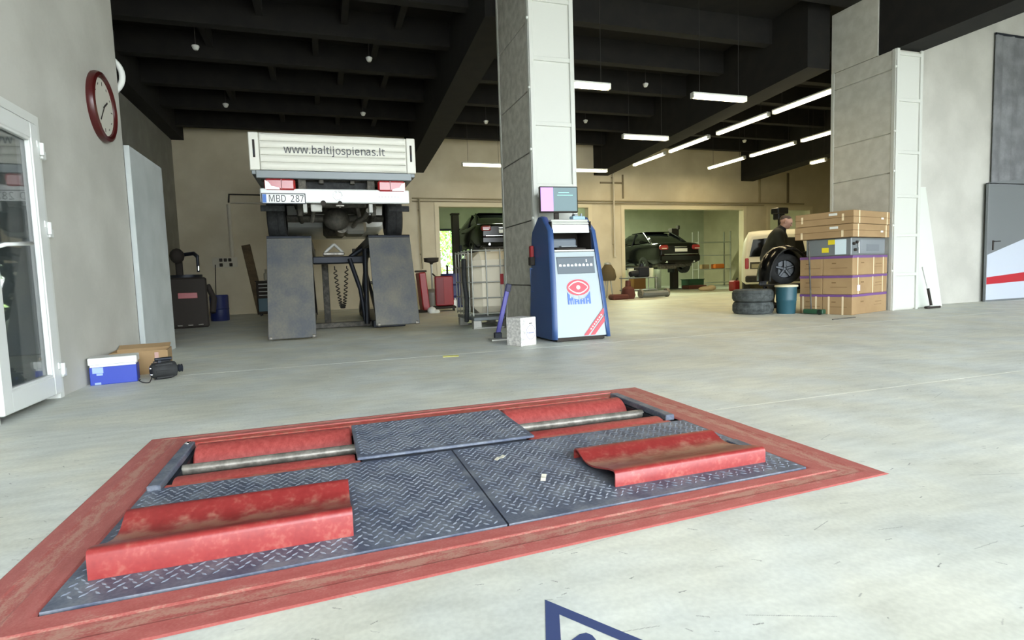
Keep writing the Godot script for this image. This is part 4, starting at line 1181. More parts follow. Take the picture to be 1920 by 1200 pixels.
	part(ib, "label_stripe", G.new().cbox(Vector3(-0.09, 0.70, bz / 2 + 0.014), Vector3(0.05, 0.15, 0.004), 0.001), M.red_plain)
	for q in [[-0.46, -0.42], [0.0, -0.42], [0.46, -0.42], [-0.46, 0.42], [0.0, 0.42], [0.46, 0.42]]: part(ib, "pallet_foot", G.new().cbox(Vector3(q[0], 0.07, q[1]), Vector3(0.12, 0.1, 0.12), 0.006), M.galv)
	for z in [-0.42, 0.42]: part(ib, "pallet_runner", G.new().cbox(Vector3(0, 0.012, z), Vector3(bx, 0.022, 0.1), 0.004), M.galv)
	part(ib, "pallet_deck", G.new().cbox(Vector3(0, 0.145, 0), Vector3(bx, 0.05, bz), 0.008), M.grey_metal)
	part(ib, "side_hose", G.new().tube([Vector3(-0.56, 1.0, 0.2), Vector3(-0.575, 0.7, 0.25), Vector3(-0.56, 0.4, 0.3), Vector3(-0.55, 0.1, 0.2)], 0.035, 8), M.rubber)

# ------------------------------------------------------------------ right side: carton stack and the work corner
func build_stack() -> void:
	var yaw = 0.28
	var o = Vector3(7.3, 0, -6.25)   # the stack's near corner
	var bs = Basis(Vector3.UP, yaw)
	var lay = [[0.0, 0.30], [0.302, 0.28], [0.584, 0.288]]
	var where = ["bottom", "middle", "top"]
	var pal = 0
	for i in 3:
		var y0 = lay[i][0]
		var h = lay[i][1]
		for k in 2:   # front and rear carton of each layer
			var d = 0.425 if k == 0 else 0.345
			var zc = -d / 2 if k == 0 else -0.43 - d / 2
			var w = 1.11
			var lab = "brown strapped carton, %s row of the stack, %s" % [where[i], ("facing us" if k == 0 else "at the rear beside the tyres")]
			var t = thing("carton", lab, "carton", o + bs * Vector3(w / 2, y0, zc), yaw, "strapped cartons stacked by the second pillar")
			part(t, "box", G.new().cbox(Vector3(0, h / 2, 0), Vector3(w, h, d), 0.006), M.card)
			part(t, "purple_strap", G.new().box(Vector3(0, h - 0.02, 0), Vector3(w + 0.004, 0.036, d + 0.004)), M.purple)
			if k == 0:
				for x in ([-0.38, 0.08, 0.4] if i < 2 else [-0.4, 0.1, 0.42]):
					if i == 0: continue
					part(t, "tape_strip", G.new().box(Vector3(x, h / 2 - 0.015, d / 2 + 0.001), Vector3(0.022, h - 0.03, 0.003)), M.tape)
				if i == 1: part(t, "label", G.new().box(Vector3(-0.37, h * 0.32, d / 2 + 0.003), Vector3(0.09, 0.09, 0.002)), mat(rgb(206, 196, 206), 0.6))
				part(t, "printed_text", G.new().box(Vector3(0.27, h * 0.55, d / 2 + 0.001), Vector3(0.2, 0.008, 0.002)).box(Vector3(0.25, h * 0.40, d / 2 + 0.001), Vector3(0.24, 0.006, 0.002)).box(Vector3(-0.25, h * 0.62, d / 2 + 0.001), Vector3(0.09, 0.018, 0.002)), M.card_dark)
			part(t, "side_print", G.new().box(Vector3(-w / 2 - 0.001, h * 0.62, -0.05), Vector3(0.002, 0.016, 0.06)).box(Vector3(-w / 2 - 0.001, h * 0.38, 0.02), Vector3(0.002, 0.008, 0.24)), M.card_dark)
			if i == 0: part(t, "side_tape", G.new().box(Vector3(-w / 2 - 0.001, h / 2 - 0.015, 0.08), Vector3(0.003, h - 0.03, 0.025)).box(Vector3(-w / 2 - 0.001, h / 2 - 0.015, -0.12), Vector3(0.003, h - 0.03, 0.025)), M.tape)
	# grey machine unit lying on the cartons
	var y = 0.874
	var u = thing("grey_machine_unit", "grey metal machine cabinet with yellow stickers between the carton layers", "machine", o + bs * Vector3(0.56, y, -0.36), yaw)
	part(u, "cabinet", G.new().cbox(Vector3(0, 0.13, 0), Vector3(1.08, 0.26, 0.66), 0.008), M.grey_metal)
	part(u, "front_plate", G.new().cbox(Vector3(0.12, 0.13, 0.332), Vector3(0.8, 0.2, 0.006), 0.002), mat(rgb(136, 142, 146), 0.45, 0.2))
	part(u, "front_window", G.new().cbox(Vector3(0.12, 0.11, 0.337), Vector3(0.4, 0.1, 0.004), 0.001), mat(rgb(120, 126, 132), 0.4, 0.2))
	part(u, "data_sheet", G.new().box(Vector3(-0.542, 0.13, 0.18), Vector3(0.003, 0.22, 0.16)), mat(rgb(206, 224, 230), 0.5))
	for q in [[0.205, 0.05], [0.09, -0.04]]: part(u, "yellow_sticker", G.new().box(Vector3(-0.542, q[0], q[1]), Vector3(0.003, 0.07, 0.1)), M.yellow)
	for q in [[-0.49, 0.17], [-0.45, 0.08], [-0.40, 0.19]]: part(u, "fitting_knob", G.new().cyl(Vector3(q[0], q[1], 0.33), Vector3(q[0], q[1], 0.36), 0.022, 10), M.ink)
	part(u, "glass_tube", G.new().cyl(Vector3(-0.34, 0.03, 0.345), Vector3(-0.36, 0.2, 0.345), 0.012, 8), M.chrome)
	# long flat cartons on top
	y += 0.262
	for i in 2:
		var t = thing("flat_carton", ["long flat brown carton under the topmost one of the stack", "long flat brown carton, topmost of the whole stack"][i], "carton", o + bs * Vector3(0.53 + i * 0.012, y + i * 0.196, -0.405), yaw, "long flat cartons on top of the stack")
		part(t, "box", G.new().cbox(Vector3(0, 0.097, 0), Vector3(1.16, 0.19, 0.86), 0.006), M.card)
		part(t, "lid_edge", G.new().cbox(Vector3(0, 0.10, 0), Vector3(1.168, 0.006, 0.868), 0.002), M.card_dark)
		for x in [-0.43, 0.46]: part(t, "tape_strip", G.new().box(Vector3(x + i * 0.02, 0.097, 0.431), Vector3(0.03, 0.188, 0.003)), M.tape)
		part(t, "label", G.new().box(Vector3(0.32, 0.09, 0.432), Vector3(0.08, 0.03, 0.002)), M.white)
		for z in [0.28, -0.32]: part(t, "side_tape", G.new().box(Vector3(-0.581, 0.06 if i == 0 else 0.1, z), Vector3(0.003, 0.1, 0.03)), M.tape)
		part(t, "side_label", G.new().box(Vector3(-0.582, 0.15, 0.16 - i * 0.02), Vector3(0.003, 0.035, 0.12)), M.white)
	# pump handle pole of a pallet jack beside the stack
	var pj = thing("pallet_truck", "low dark pallet truck pushed under the carton stack", "pallet truck", o + bs * Vector3(-0.09, 0, -0.5), yaw)
	part(pj, "base", G.new().cbox(Vector3(0, 0.045, 0), Vector3(0.1, 0.07, 0.3), 0.01), M.green_plain)
	part(pj, "pole", G.new().tube([Vector3(0, 0.08, -0.05), Vector3(0.01, 1.1, -0.1)], 0.012, 8), M.chassis)
	part(pj, "wheel", G.new().cyl(Vector3(-0.05, 0.04, 0.1), Vector3(-0.02, 0.04, 0.1), 0.04, 14), M.rubber)

func tyre_mesh(r: float, w: float) -> G:
	var g := G.new()
	g.lathe([Vector2(r * 0.62, 0.02), Vector2(r * 0.66, 0.0), Vector2(r * 0.86, 0.0), Vector2(r * 0.94, w * 0.06), Vector2(r * 0.985, w * 0.2), Vector2(r, w * 0.3), Vector2(r * 0.985, w * 0.33), Vector2(r, w * 0.36), Vector2(r, w * 0.64), Vector2(r * 0.985, w * 0.67), Vector2(r, w * 0.7), Vector2(r * 0.985, w * 0.8), Vector2(r * 0.94, w * 0.94), Vector2(r * 0.86, w), Vector2(r * 0.66, w), Vector2(r * 0.62, w - 0.02), Vector2(r * 0.60, w / 2), Vector2(r * 0.62, 0.02)], 36)
	return g

func build_work_corner() -> void:
	for i in 2:
		var t = thing("stacked_tyre", ["dusty black tyre lying flat on the floor, lower of two", "dusty black tyre lying flat on another tyre"][i], "tyre", Vector3(6.6 + i * -0.015, i * 0.197, -7.47 + i * 0.01), i * 0.4, "tyres stacked by the blue bin")
		part(t, "carcass", tyre_mesh(0.31, 0.195), M.tyre_dust)
		var g := G.new()
		for k in 36:
			var a = TAU * k / 36
			g.at(Vector3(sin(a) * 0.309, 0.0975, cos(a) * 0.309), a).box(Vector3(0, 0.0, 0), Vector3(0.022, 0.1, 0.006))
		part(t, "tread_block_ring", g, M.tyre_dust)
	var b = thing("waste_bin", "teal blue drum with a pale lid between tyres and cartons", "bin", Vector3(6.92, 0, -7.1))
	part(b, "drum", G.new().lathe([Vector2(0, 0), Vector2(0.13, 0), Vector2(0.135, 0.015), Vector2(0.145, 0.2), Vector2(0.15, 0.21), Vector2(0.148, 0.23), Vector2(0.155, 0.42), Vector2(0.0, 0.42)], 28), M.teal)
	part(b, "lid", G.new().lathe([Vector2(0, 0.421), Vector2(0.168, 0.421), Vector2(0.172, 0.43), Vector2(0.165, 0.452), Vector2(0.06, 0.462), Vector2(0, 0.462)], 28), mat(rgb(206, 200, 170), 0.5))
	# low bench hidden behind the tyres
	var w = thing("work_bench", "low steel bench behind the tyres carrying the black car wing", "bench", Vector3(7.52, 0, -7.56))
	part(w, "bench_top", G.new().cbox(Vector3(0, 0.435, 0), Vector3(1.05, 0.03, 0.4), 0.006), M.dark_steel)
	for q in [[-0.46, -0.15], [0.46, -0.15], [-0.46, 0.15], [0.46, 0.15]]: part(w, "leg", G.new().cbox(Vector3(q[0], 0.21, q[1]), Vector3(0.05, 0.42, 0.05), 0.005), M.dark_steel)
	# loose wheel with alloy rim
	var wh = thing("alloy_wheel", "black alloy car wheel standing under the black car wing", "wheel", Vector3(7.27, 0.45, -7.5), 0.9)
	wheel(wh, "tyre", Vector3(0, 0.25, 0), 0.25, 0.17, -1.0, false, mat(rgb(62, 66, 70), 0.35, 0.5))
	wh.rotation.y = 0.9
	# wing panel: bulging arched shell
	var f = thing("car_wing", "glossy black arched car wing panel on the bench behind the cartons", "car part", Vector3(7.15, 0.45, -7.52), 0.0)
	var rings = []
	for i in 15:
		var u = i / 14.0
		var a = PI * (1.02 - 0.94 * u)
		var r = 0.46
		var cpt = Vector3(0.12 + cos(a) * 0.47, 0.08 + sin(a) * 0.56, 0)
		var q = []
		for j in 9:
			var v = j / 8.0
			var depth = lerpf(0.16, -0.2, v)
			var sink = 1.0 - 0.16 * pow(absf(v - 0.45) * 2.0, 2.2)
			q.append(Vector3(0.12 + cos(a) * 0.47 * sink, 0.10 + sin(a) * 0.55 * sink, depth))
		rings.append(q)
	var g2 := G.new()
	g2.loft(rings, false, false)
	part(f, "wing_shell", g2, M.paint_black)
	var lip := G.new()
	var lp = []
	for i in 13:
		var a = PI * (1.02 - 0.94 * i / 12.0)
		lp.append(Vector3(0.12 + cos(a) * 0.42, 0.09 + sin(a) * 0.49, 0.15))
	lip.tube(lp, 0.012, 6)
	part(f, "arch_lip", lip, M.rubber)
	g2 = G.new()
	g2.prism([Vector2(-0.34, 0.0), Vector2(-0.20, 0.0), Vector2(-0.18, 0.12), Vector2(0.1, 0.18), Vector2(0.3, 0.3), Vector2(0.12, 0.6), Vector2(-0.1, 0.55), Vector2(-0.26, 0.36)], -0.06, -0.04)
	part(f, "inner_liner", g2, M.rubber)
	# bonnet panel lying behind, its rounded top catching the light
	var bo = thing("car_bonnet", "dusty dark car bonnet panel lying behind the cartons", "car part", Vector3(8.05, 0.45, -7.54), 0.0)
	var br = []
	for i in 6:
		var x = -0.3 + i * 0.12
		var q = []
		for j in 10:
			var a = PI * (j / 9.0)
			q.append(Vector3(x, 0.36 + sin(a) * (0.22 - 0.02 * absf(i - 2.0)), cos(a) * 0.17))
		br.append(q)
	var g3 := G.new()
	g3.loft(br, false, false)
	part(bo, "panel", g3, tri_mat(mottle(52, 128, 0.02, rgb(40, 40, 38), rgb(88, 86, 76), 0.3), 0.6, 0.35))
	part(bo, "support_block", G.new().cbox(Vector3(0.0, 0.18, 0), Vector3(0.5, 0.36, 0.3), 0.01), M.rubber)
	# black column with a motor box behind the worker
	var lc = thing("lift_column", "black lift column with motor box behind the bending worker", "vehicle lift", Vector3(8.62, 0, -9.0))
	part(lc, "column", G.new().cbox(Vector3(0.02, 0.85, 0), Vector3(0.1, 1.7, 0.1), 0.01), M.paint_black)
	part(lc, "motor_box", G.new().cbox(Vector3(-0.02, 1.83, 0), Vector3(0.26, 0.12, 0.2), 0.015).cbox(Vector3(-0.04, 1.72, 0), Vector3(0.16, 0.12, 0.16), 0.015), M.paint_black)
	part(lc, "foot_plate", G.new().cbox(Vector3(0, 0.01, 0), Vector3(0.3, 0.02, 0.3), 0.004), M.dark_steel)

# ------------------------------------------------------------------ worker
func cap(p: Vector3, a: Vector3, b: Vector3, ra: float, rb: float) -> float:
	var ab = b - a
	var h = clampf((p - a).dot(ab) / maxf(ab.length_squared(), 1e-9), 0, 1)
	return p.distance_to(a + ab * h) - lerpf(ra, rb, h)
func net(bones: Array, cell: float, k: float, st: SurfaceTool) -> void:   # bones: [a, b, ra, rb, colour]
	var lo = Vector3.ONE * 1e9
	var hi = -lo
	for b in bones:
		for e in [[b[0], b[2]], [b[1], b[3]]]:
			lo = lo.min(e[0] - Vector3.ONE * (e[1] + cell * 2))
			hi = hi.max(e[0] + Vector3.ONE * (e[1] + cell * 2))
	var n = Vector3i(((hi - lo) / cell).ceil()) + Vector3i.ONE
	var val := PackedFloat32Array()
	val.resize(n.x * n.y * n.z)
	val.fill(1.0)
	var sum := PackedFloat32Array()
	sum.resize(val.size())
	for b in bones:   # exponential smooth minimum, each bone visits only its own neighbourhood
		var m = maxf(b[2], b[3]) + cell * 3 + k * 2
		var l2 = Vector3i(((b[0].min(b[1]) - Vector3.ONE * m - lo) / cell).floor()).clamp(Vector3i.ZERO, n - Vector3i.ONE)
		var h2 = Vector3i(((b[0].max(b[1]) + Vector3.ONE * m - lo) / cell).ceil()).clamp(Vector3i.ZERO, n - Vector3i.ONE)
		for z in range(l2.z, h2.z + 1):
			for y in range(l2.y, h2.y + 1):
				for x in range(l2.x, h2.x + 1):
					var d = cap(lo + Vector3(x, y, z) * cell, b[0], b[1], b[2], b[3])
					sum[(z * n.y + y) * n.x + x] += exp(-d / k)
	for i in val.size(): val[i] = -k * log(sum[i]) if sum[i] > 1e-30 else 1.0
	var id := {}
	var pos := []
	var col := []
	for z in n.z - 1:
		for y in n.y - 1:
			for x in n.x - 1:
				var c = []
				var inside = 0
				for q in 8:
					var v = val[((z + (q >> 2 & 1)) * n.y + y + (q >> 1 & 1)) * n.x + x + (q & 1)]
					c.append(v)
					if v < 0: inside += 1
				if inside == 0 or inside == 8: continue
				var s = Vector3.ZERO
				var cnt = 0
				for e in [[0, 1], [2, 3], [4, 5], [6, 7], [0, 2], [1, 3], [4, 6], [5, 7], [0, 4], [1, 5], [2, 6], [3, 7]]:
					if (c[e[0]] < 0) != (c[e[1]] < 0):
						var u = c[e[0]] / (c[e[0]] - c[e[1]])
						var a = Vector3(e[0] & 1, e[0] >> 1 & 1, e[0] >> 2 & 1)
						var b = Vector3(e[1] & 1, e[1] >> 1 & 1, e[1] >> 2 & 1)
						s += a.lerp(b, u)
						cnt += 1
				var p = lo + (Vector3(x, y, z) + s / cnt) * cell
				var best = 1e9
				var cc = Color.WHITE
				for b in bones:
					var d = cap(p, b[0], b[1], b[2], b[3])
					if d < best:
						best = d
						cc = b[4]
				id[Vector3i(x, y, z)] = pos.size()
				pos.append(p)
				col.append(cc)
	st.set_smooth_group(0)
	for key in id:
		for ax in 3:
			var i0 = ((key.z) * n.y + key.y) * n.x + key.x
			var st1 = [1, n.x, n.x * n.y][ax]
			if i0 + st1 >= val.size() or (val[i0] < 0) == (val[i0 + st1] < 0): continue
			var d1 = Vector3i.ZERO; var d2 = Vector3i.ZERO
			d1[(ax + 1) % 3] = 1; d2[(ax + 2) % 3] = 1
			var ks = [key - d1 - d2, key - d2, key, key - d1]
			var ok = true
			for kk in ks:
				if not id.has(kk): ok = false
			if not ok: continue
			var order = [0, 2, 1, 0, 3, 2] if val[i0] < 0 else [0, 1, 2, 0, 2, 3]
			for o in order:
				st.set_color(col[id[ks[o]]])
				st.add_vertex(pos[id[ks[o]]])

func build_worker() -> void:
	var jacket = Color(0.022, 0.024, 0.018)
	var hood = Color(0.006, 0.006, 0.007)
	var trous = Color(0.03, 0.032, 0.036)
	var skin = Color(0.42, 0.24, 0.17)
	var hair = Color(0.06, 0.04, 0.028)
	var boot = Color(0.01, 0.01, 0.01)
	var t = thing("person", "person in dark work jacket bending over the black car wing", "person", Vector3(7.74, 0, -8.15), -0.85)
	var st := SurfaceTool.new()
	st.begin(Mesh.PRIMITIVE_TRIANGLES)
	# faces +x, leaning forward
	var hip = Vector3(-0.14, 0.90, 0); var chest = Vector3(0.0, 1.22, 0); var neck = Vector3(0.07, 1.40, 0.0)
	var bones = [
		[hip, hip + Vector3(0.03, 0.12, 0), 0.15, 0.14, trous], [hip + Vector3(0.04, 0.14, 0.0), chest, 0.145, 0.165, jacket],
		[chest + Vector3(0, 0, -0.09), chest + Vector3(0, 0, 0.09), 0.15, 0.15, jacket],
		[chest + Vector3(0.01, 0.10, -0.14), chest + Vector3(0.01, 0.10, 0.14), 0.095, 0.095, jacket],
		[neck + Vector3(-0.03, -0.03, 0), neck + Vector3(0.0, 0.015, 0), 0.095, 0.075, hood]]
	for s in [-1, 1]:
		var sh = chest + Vector3(0.02, 0.09, s * 0.20)
		var el = sh + Vector3(0.10, -0.27, s * 0.05)
		var wr = el + Vector3(0.22, -0.08, -s * 0.06)
		bones += [[sh, el, 0.075, 0.058, jacket], [el, wr, 0.056, 0.042, jacket]]
		var kn = Vector3(-0.06, 0.48, s * 0.10); var an = Vector3(-0.12, 0.09, s * 0.11)
		bones += [[hip + Vector3(0, -0.02, s * 0.09), kn, 0.105, 0.075, trous], [kn, an, 0.073, 0.05, trous], [an + Vector3(-0.03, -0.04, 0), an + Vector3(0.15, -0.05, s * 0.02), 0.048, 0.04, boot]]
	net(bones, 0.022, 0.018, st)
	# head: skull, jaw, nose, ears, hair
	var hc = neck + Vector3(0.075, 0.125, 0.01)
	var f = Vector3(0.93, -0.36, 0.05).normalized()   # looking down to his right
	var up = Vector3(0.36, 0.93, 0).normalized()
	var si = f.cross(up)
	var head = [
		[neck + Vector3(0.01, 0.0, 0), hc - f * 0.02 - up * 0.05, 0.055, 0.06, skin],
		[hc - f * 0.03 + up * 0.012, hc + f * 0.022 + up * 0.012, 0.08, 0.073, skin], [hc + f * 0.03 - up * 0.055, hc + f * 0.055 - up * 0.085, 0.052, 0.03, skin],
		[hc + f * 0.07 - up * 0.008, hc + f * 0.098 - up * 0.035, 0.011, 0.016, skin],
		[hc + f * 0.078 - up * 0.068 - si * 0.018, hc + f * 0.078 - up * 0.068 + si * 0.018, 0.010, 0.010, Color(0.36, 0.15, 0.12)],
		[hc + f * 0.075 + up * 0.02 - si * 0.035, hc + f * 0.075 + up * 0.02 + si * 0.035, 0.012, 0.012, skin],
		[hc - f * 0.045 + up * 0.035, hc + f * 0.0 + up * 0.05, 0.076, 0.062, hair], [hc - f * 0.06 - up * 0.01, hc - f * 0.055 + up * 0.03, 0.055, 0.06, hair]]
	for s in [-1, 1]:
		head.append([hc - f * 0.012 - up * 0.012 + si * s * 0.078, hc - f * 0.008 + up * 0.018 + si * s * 0.082, 0.014, 0.018, skin])
		head.append([hc + f * 0.082 + up * 0.002 + si * s * 0.03, hc + f * 0.08 + up * 0.002 + si * s * 0.033, 0.009, 0.009, Color(0.05, 0.04, 0.035)])
	net(head, 0.0065, 0.006, st)
	# hands reaching to the panel
	for s in [-1, 1]:
		var wr = chest + Vector3(0.34, -0.26, s * 0.19)
		var hand = [[wr, wr + Vector3(0.08, -0.02, 0), 0.03, 0.034, skin], [wr + Vector3(0.06, -0.02, -0.025), wr + Vector3(0.06, -0.02, 0.025), 0.022, 0.022, skin]]
		for q in 4:
			var a = wr + Vector3(0.085, -0.02, -0.033 + q * 0.022)
			var l = [0.03, 0.034, 0.032, 0.025][q]
			var b = a + Vector3(l, -0.008, 0)
			hand += [[a, b, 0.0095, 0.009, skin], [b, b + Vector3(l * 0.5, -0.022, 0), 0.009, 0.008, skin]]
		var th = wr + Vector3(0.035, -0.01, -s * 0.03)
		hand += [[th, th + Vector3(0.035, -0.02, -s * 0.025), 0.012, 0.01, skin], [th + Vector3(0.035, -0.02, -s * 0.025), th + Vector3(0.06, -0.03, -s * 0.022), 0.010, 0.009, skin]]
		net(hand, 0.006, 0.004, st)
	st.generate_normals()
	var m := mat(Color.WHITE, 0.75)
	m.vertex_color_use_as_albedo = true
	put(t, "figure", st.commit(), m)

# ------------------------------------------------------------------ cars
func ring_sec(z: float, w: float, y0: float, y1: float, tuck: float, shoulder: float) -> Array:
	var h = y1 - y0
	var half = [Vector2(0, y0), Vector2(w * 0.82, y0), Vector2(w * 0.93, y0 + 0.03), Vector2(w * 0.985, y0 + h * 0.25), Vector2(w, y0 + h * 0.5), Vector2(w * 0.985, y0 + h * 0.72), Vector2(w * tuck, y1 - 0.05), Vector2(w * (tuck - 0.06), y1 - shoulder * 0.2), Vector2(w * 0.5, y1 + 0.005), Vector2(0, y1 + 0.01)]
	var q = []
	for p in half: q.append(Vector3(p.x, p.y, z))
	for i in range(half.size() - 2, 0, -1): q.append(Vector3(-half[i].x, half[i].y, z))
	return q
func sedan(label: String, at: Vector3, yaw: float) -> Node3D:
	var t = thing("car", label, "car", at, yaw, "dark cars raised on lifts in the repair bays")
	var rings = []
	for s in [[0.0, 0.74, 0.36, 0.86, 0.92], [-0.05, 0.82, 0.28, 0.93, 0.92], [-0.2, 0.87, 0.24, 0.97, 0.92], [-0.55, 0.90, 0.22, 0.99, 0.93], [-1.2, 0.905, 0.2, 0.97, 0.94], [-2.2, 0.905, 0.2, 0.94, 0.95], [-3.2, 0.905, 0.2, 0.92, 0.94], [-3.5, 0.90, 0.21, 0.92, 0.93], [-4.1, 0.87, 0.22, 0.80, 0.92], [-4.45, 0.80, 0.26, 0.70, 0.92], [-4.58, 0.66, 0.34, 0.60, 0.92]]:
		rings.append(ring_sec(s[0], s[1], s[2], s[3], s[4], 0.1))
	rings.reverse()
	var body = part(t, "body", G.new().loft(rings), M.paint_black)
	# greenhouse
	var gh = []
	for s in [[-0.62, 0.76, 0.97, 0.99], [-0.95, 0.74, 0.96, 1.16], [-1.4, 0.72, 0.95, 1.37], [-1.9, 0.71, 0.94, 1.42], [-2.4, 0.71, 0.93, 1.40], [-2.8, 0.73, 0.92, 1.24], [-3.45, 0.78, 0.90, 0.93]]:
		var w = s[1]; var y0 = s[2]; var y1 = s[3]
		var k = clampf((y1 - y0) / 0.45, 0, 1)
		var q = []
		for p in [[0, y0], [w, y0], [w * (1 - 0.08 * k), lerpf(y0, y1, 0.5)], [w * (1 - 0.2 * k), y1 - 0.03 * k], [w * 0.6, y1], [0, y1 + 0.01 * k]]: q.append(Vector3(p[0], p[1], s[0]))
		for i in range(4, 0, -1): q.append(Vector3(-q[i].x, q[i].y, s[0]))
		gh.append(q)
	gh.reverse()
	part(t, "glasshouse", G.new().loft(gh), M.dark_glass)
	var rf := G.new()
	rf.cbox(Vector3(0, 1.418, -1.85), Vector3(1.02, 0.035, 1.0), 0.015)
	part(t, "roof", rf, M.paint_black)
	for s in [-1, 1]:
		part(t, "rear_pillar", G.new().tube([Vector3(s * 0.74, 0.98, -0.68), Vector3(s * 0.68, 1.18, -1.0), Vector3(s * 0.57, 1.40, -1.45)], 0.035, 6), M.paint_black)
		part(t, "door_pillar", G.new().tube([Vector3(s * 0.74, 0.95, -1.95), Vector3(s * 0.575, 1.41, -1.9)], 0.03, 6), M.paint_black)
		part(t, "window_trim", G.new().tube([Vector3(s * 0.775, 0.975, -0.75), Vector3(s * 0.74, 0.955, -1.9), Vector3(s * 0.77, 0.93, -3.2)], 0.01, 6), M.chrome)
		var lamp = part(body, "tail_lamp", G.new().cbox(Vector3(s * 0.64, 0.80, -0.02), Vector3(0.32, 0.16, 0.14), 0.04), M.tail_red)
		part(lamp, "indicator_lens", G.new().cbox(Vector3(s * 0.66, 0.76, 0.052), Vector3(0.2, 0.03, 0.01), 0.004), M.tail_white)
		part(body, "exhaust_tip", G.new().cyl(Vector3(s * 0.55, 0.3, 0.03), Vector3(s * 0.55, 0.3, -0.12), 0.035, 12), M.chrome)
		wheel(t, "wheel", Vector3(s * 0.80, 0.22, -0.95), 0.32, 0.2, s)
		wheel(t, "wheel", Vector3(s * 0.80, 0.22, -3.65), 0.32, 0.2, s)
		part(t, "mirror", G.new().cbox(Vector3(s * 0.99, 1.0, -3.0), Vector3(0.16, 0.1, 0.1), 0.03), M.paint_black)
	part(body, "bumper", G.new().cbox(Vector3(0, 0.43, 0.0), Vector3(1.62, 0.24, 0.12), 0.05), M.paint_black)
	part(body, "bumper_trim", G.new().cbox(Vector3(0, 0.56, 0.062), Vector3(1.35, 0.015, 0.01), 0.003), M.chrome)
	part(body, "number_plate", G.new().cbox(Vector3(0.02, 0.70, 0.03), Vector3(0.5, 0.11, 0.02), 0.004), M.plate_white)
	part(body, "boot_handle", G.new().cbox(Vector3(0.02, 0.81, 0.01), Vector3(0.5, 0.03, 0.03), 0.006), M.chrome)
	part(t, "underbody", G.new().cbox(Vector3(0, 0.2, -2.3), Vector3(1.4, 0.1, 4.0), 0.02).cyl(Vector3(0.4, 0.16, -0.3), Vector3(0.4, 0.16, -3.0), 0.05, 8).cbox(Vector3(-0.3, 0.13, -0.35), Vector3(0.6, 0.14, 0.3), 0.03), M.chassis)
	return t

func two_post_lift(label: String, x: float, z: float, w: float, arm_y: float, top: float) -> void:
	var t = thing("two_post_lift", label, "vehicle lift", Vector3(x, 0, z))
	for s in [-1, 1]:
		var p = part(t, "post", G.new().cbox(Vector3(s * w / 2, top / 2, 0), Vector3(0.24, top, 0.26), 0.02), M.ink)
		part(p, "post_cap", G.new().cbox(Vector3(s * w / 2, top + 0.03, 0), Vector3(0.28, 0.06, 0.3), 0.01), M.ink)
		part(t, "foot_plate", G.new().cbox(Vector3(s * w / 2, 0.012, 0), Vector3(0.46, 0.024, 0.46), 0.004), M.dark_steel)
		part(t, "carriage", G.new().cbox(Vector3(s * (w / 2 - 0.13), arm_y, 0), Vector3(0.1, 0.5, 0.34), 0.015), M.dark_steel)
		for d in [-1, 1]:
			part(t, "swing_arm", G.new().tube([Vector3(s * (w / 2 - 0.16), arm_y - 0.06, d * 0.12), Vector3(s * (w / 2 - 0.55), arm_y - 0.06, d * 0.8)], 0.045, 8), M.dark_steel)
			part(t, "arm_pad", G.new().cyl(Vector3(s * (w / 2 - 0.55), arm_y - 0.04, d * 0.8), Vector3(s * (w / 2 - 0.55), arm_y + 0.06, d * 0.8), 0.06, 12), M.rubber)
	part(t, "motor_unit", G.new().cbox(Vector3(w / 2 + 0.0, top + 0.2, 0.0), Vector3(0.34, 0.28, 0.24), 0.02).cyl(Vector3(w / 2 + 0.13, top + 0.3, 0.1), Vector3(w / 2 + 0.13, top + 0.44, 0.1), 0.07, 12), M.ink)

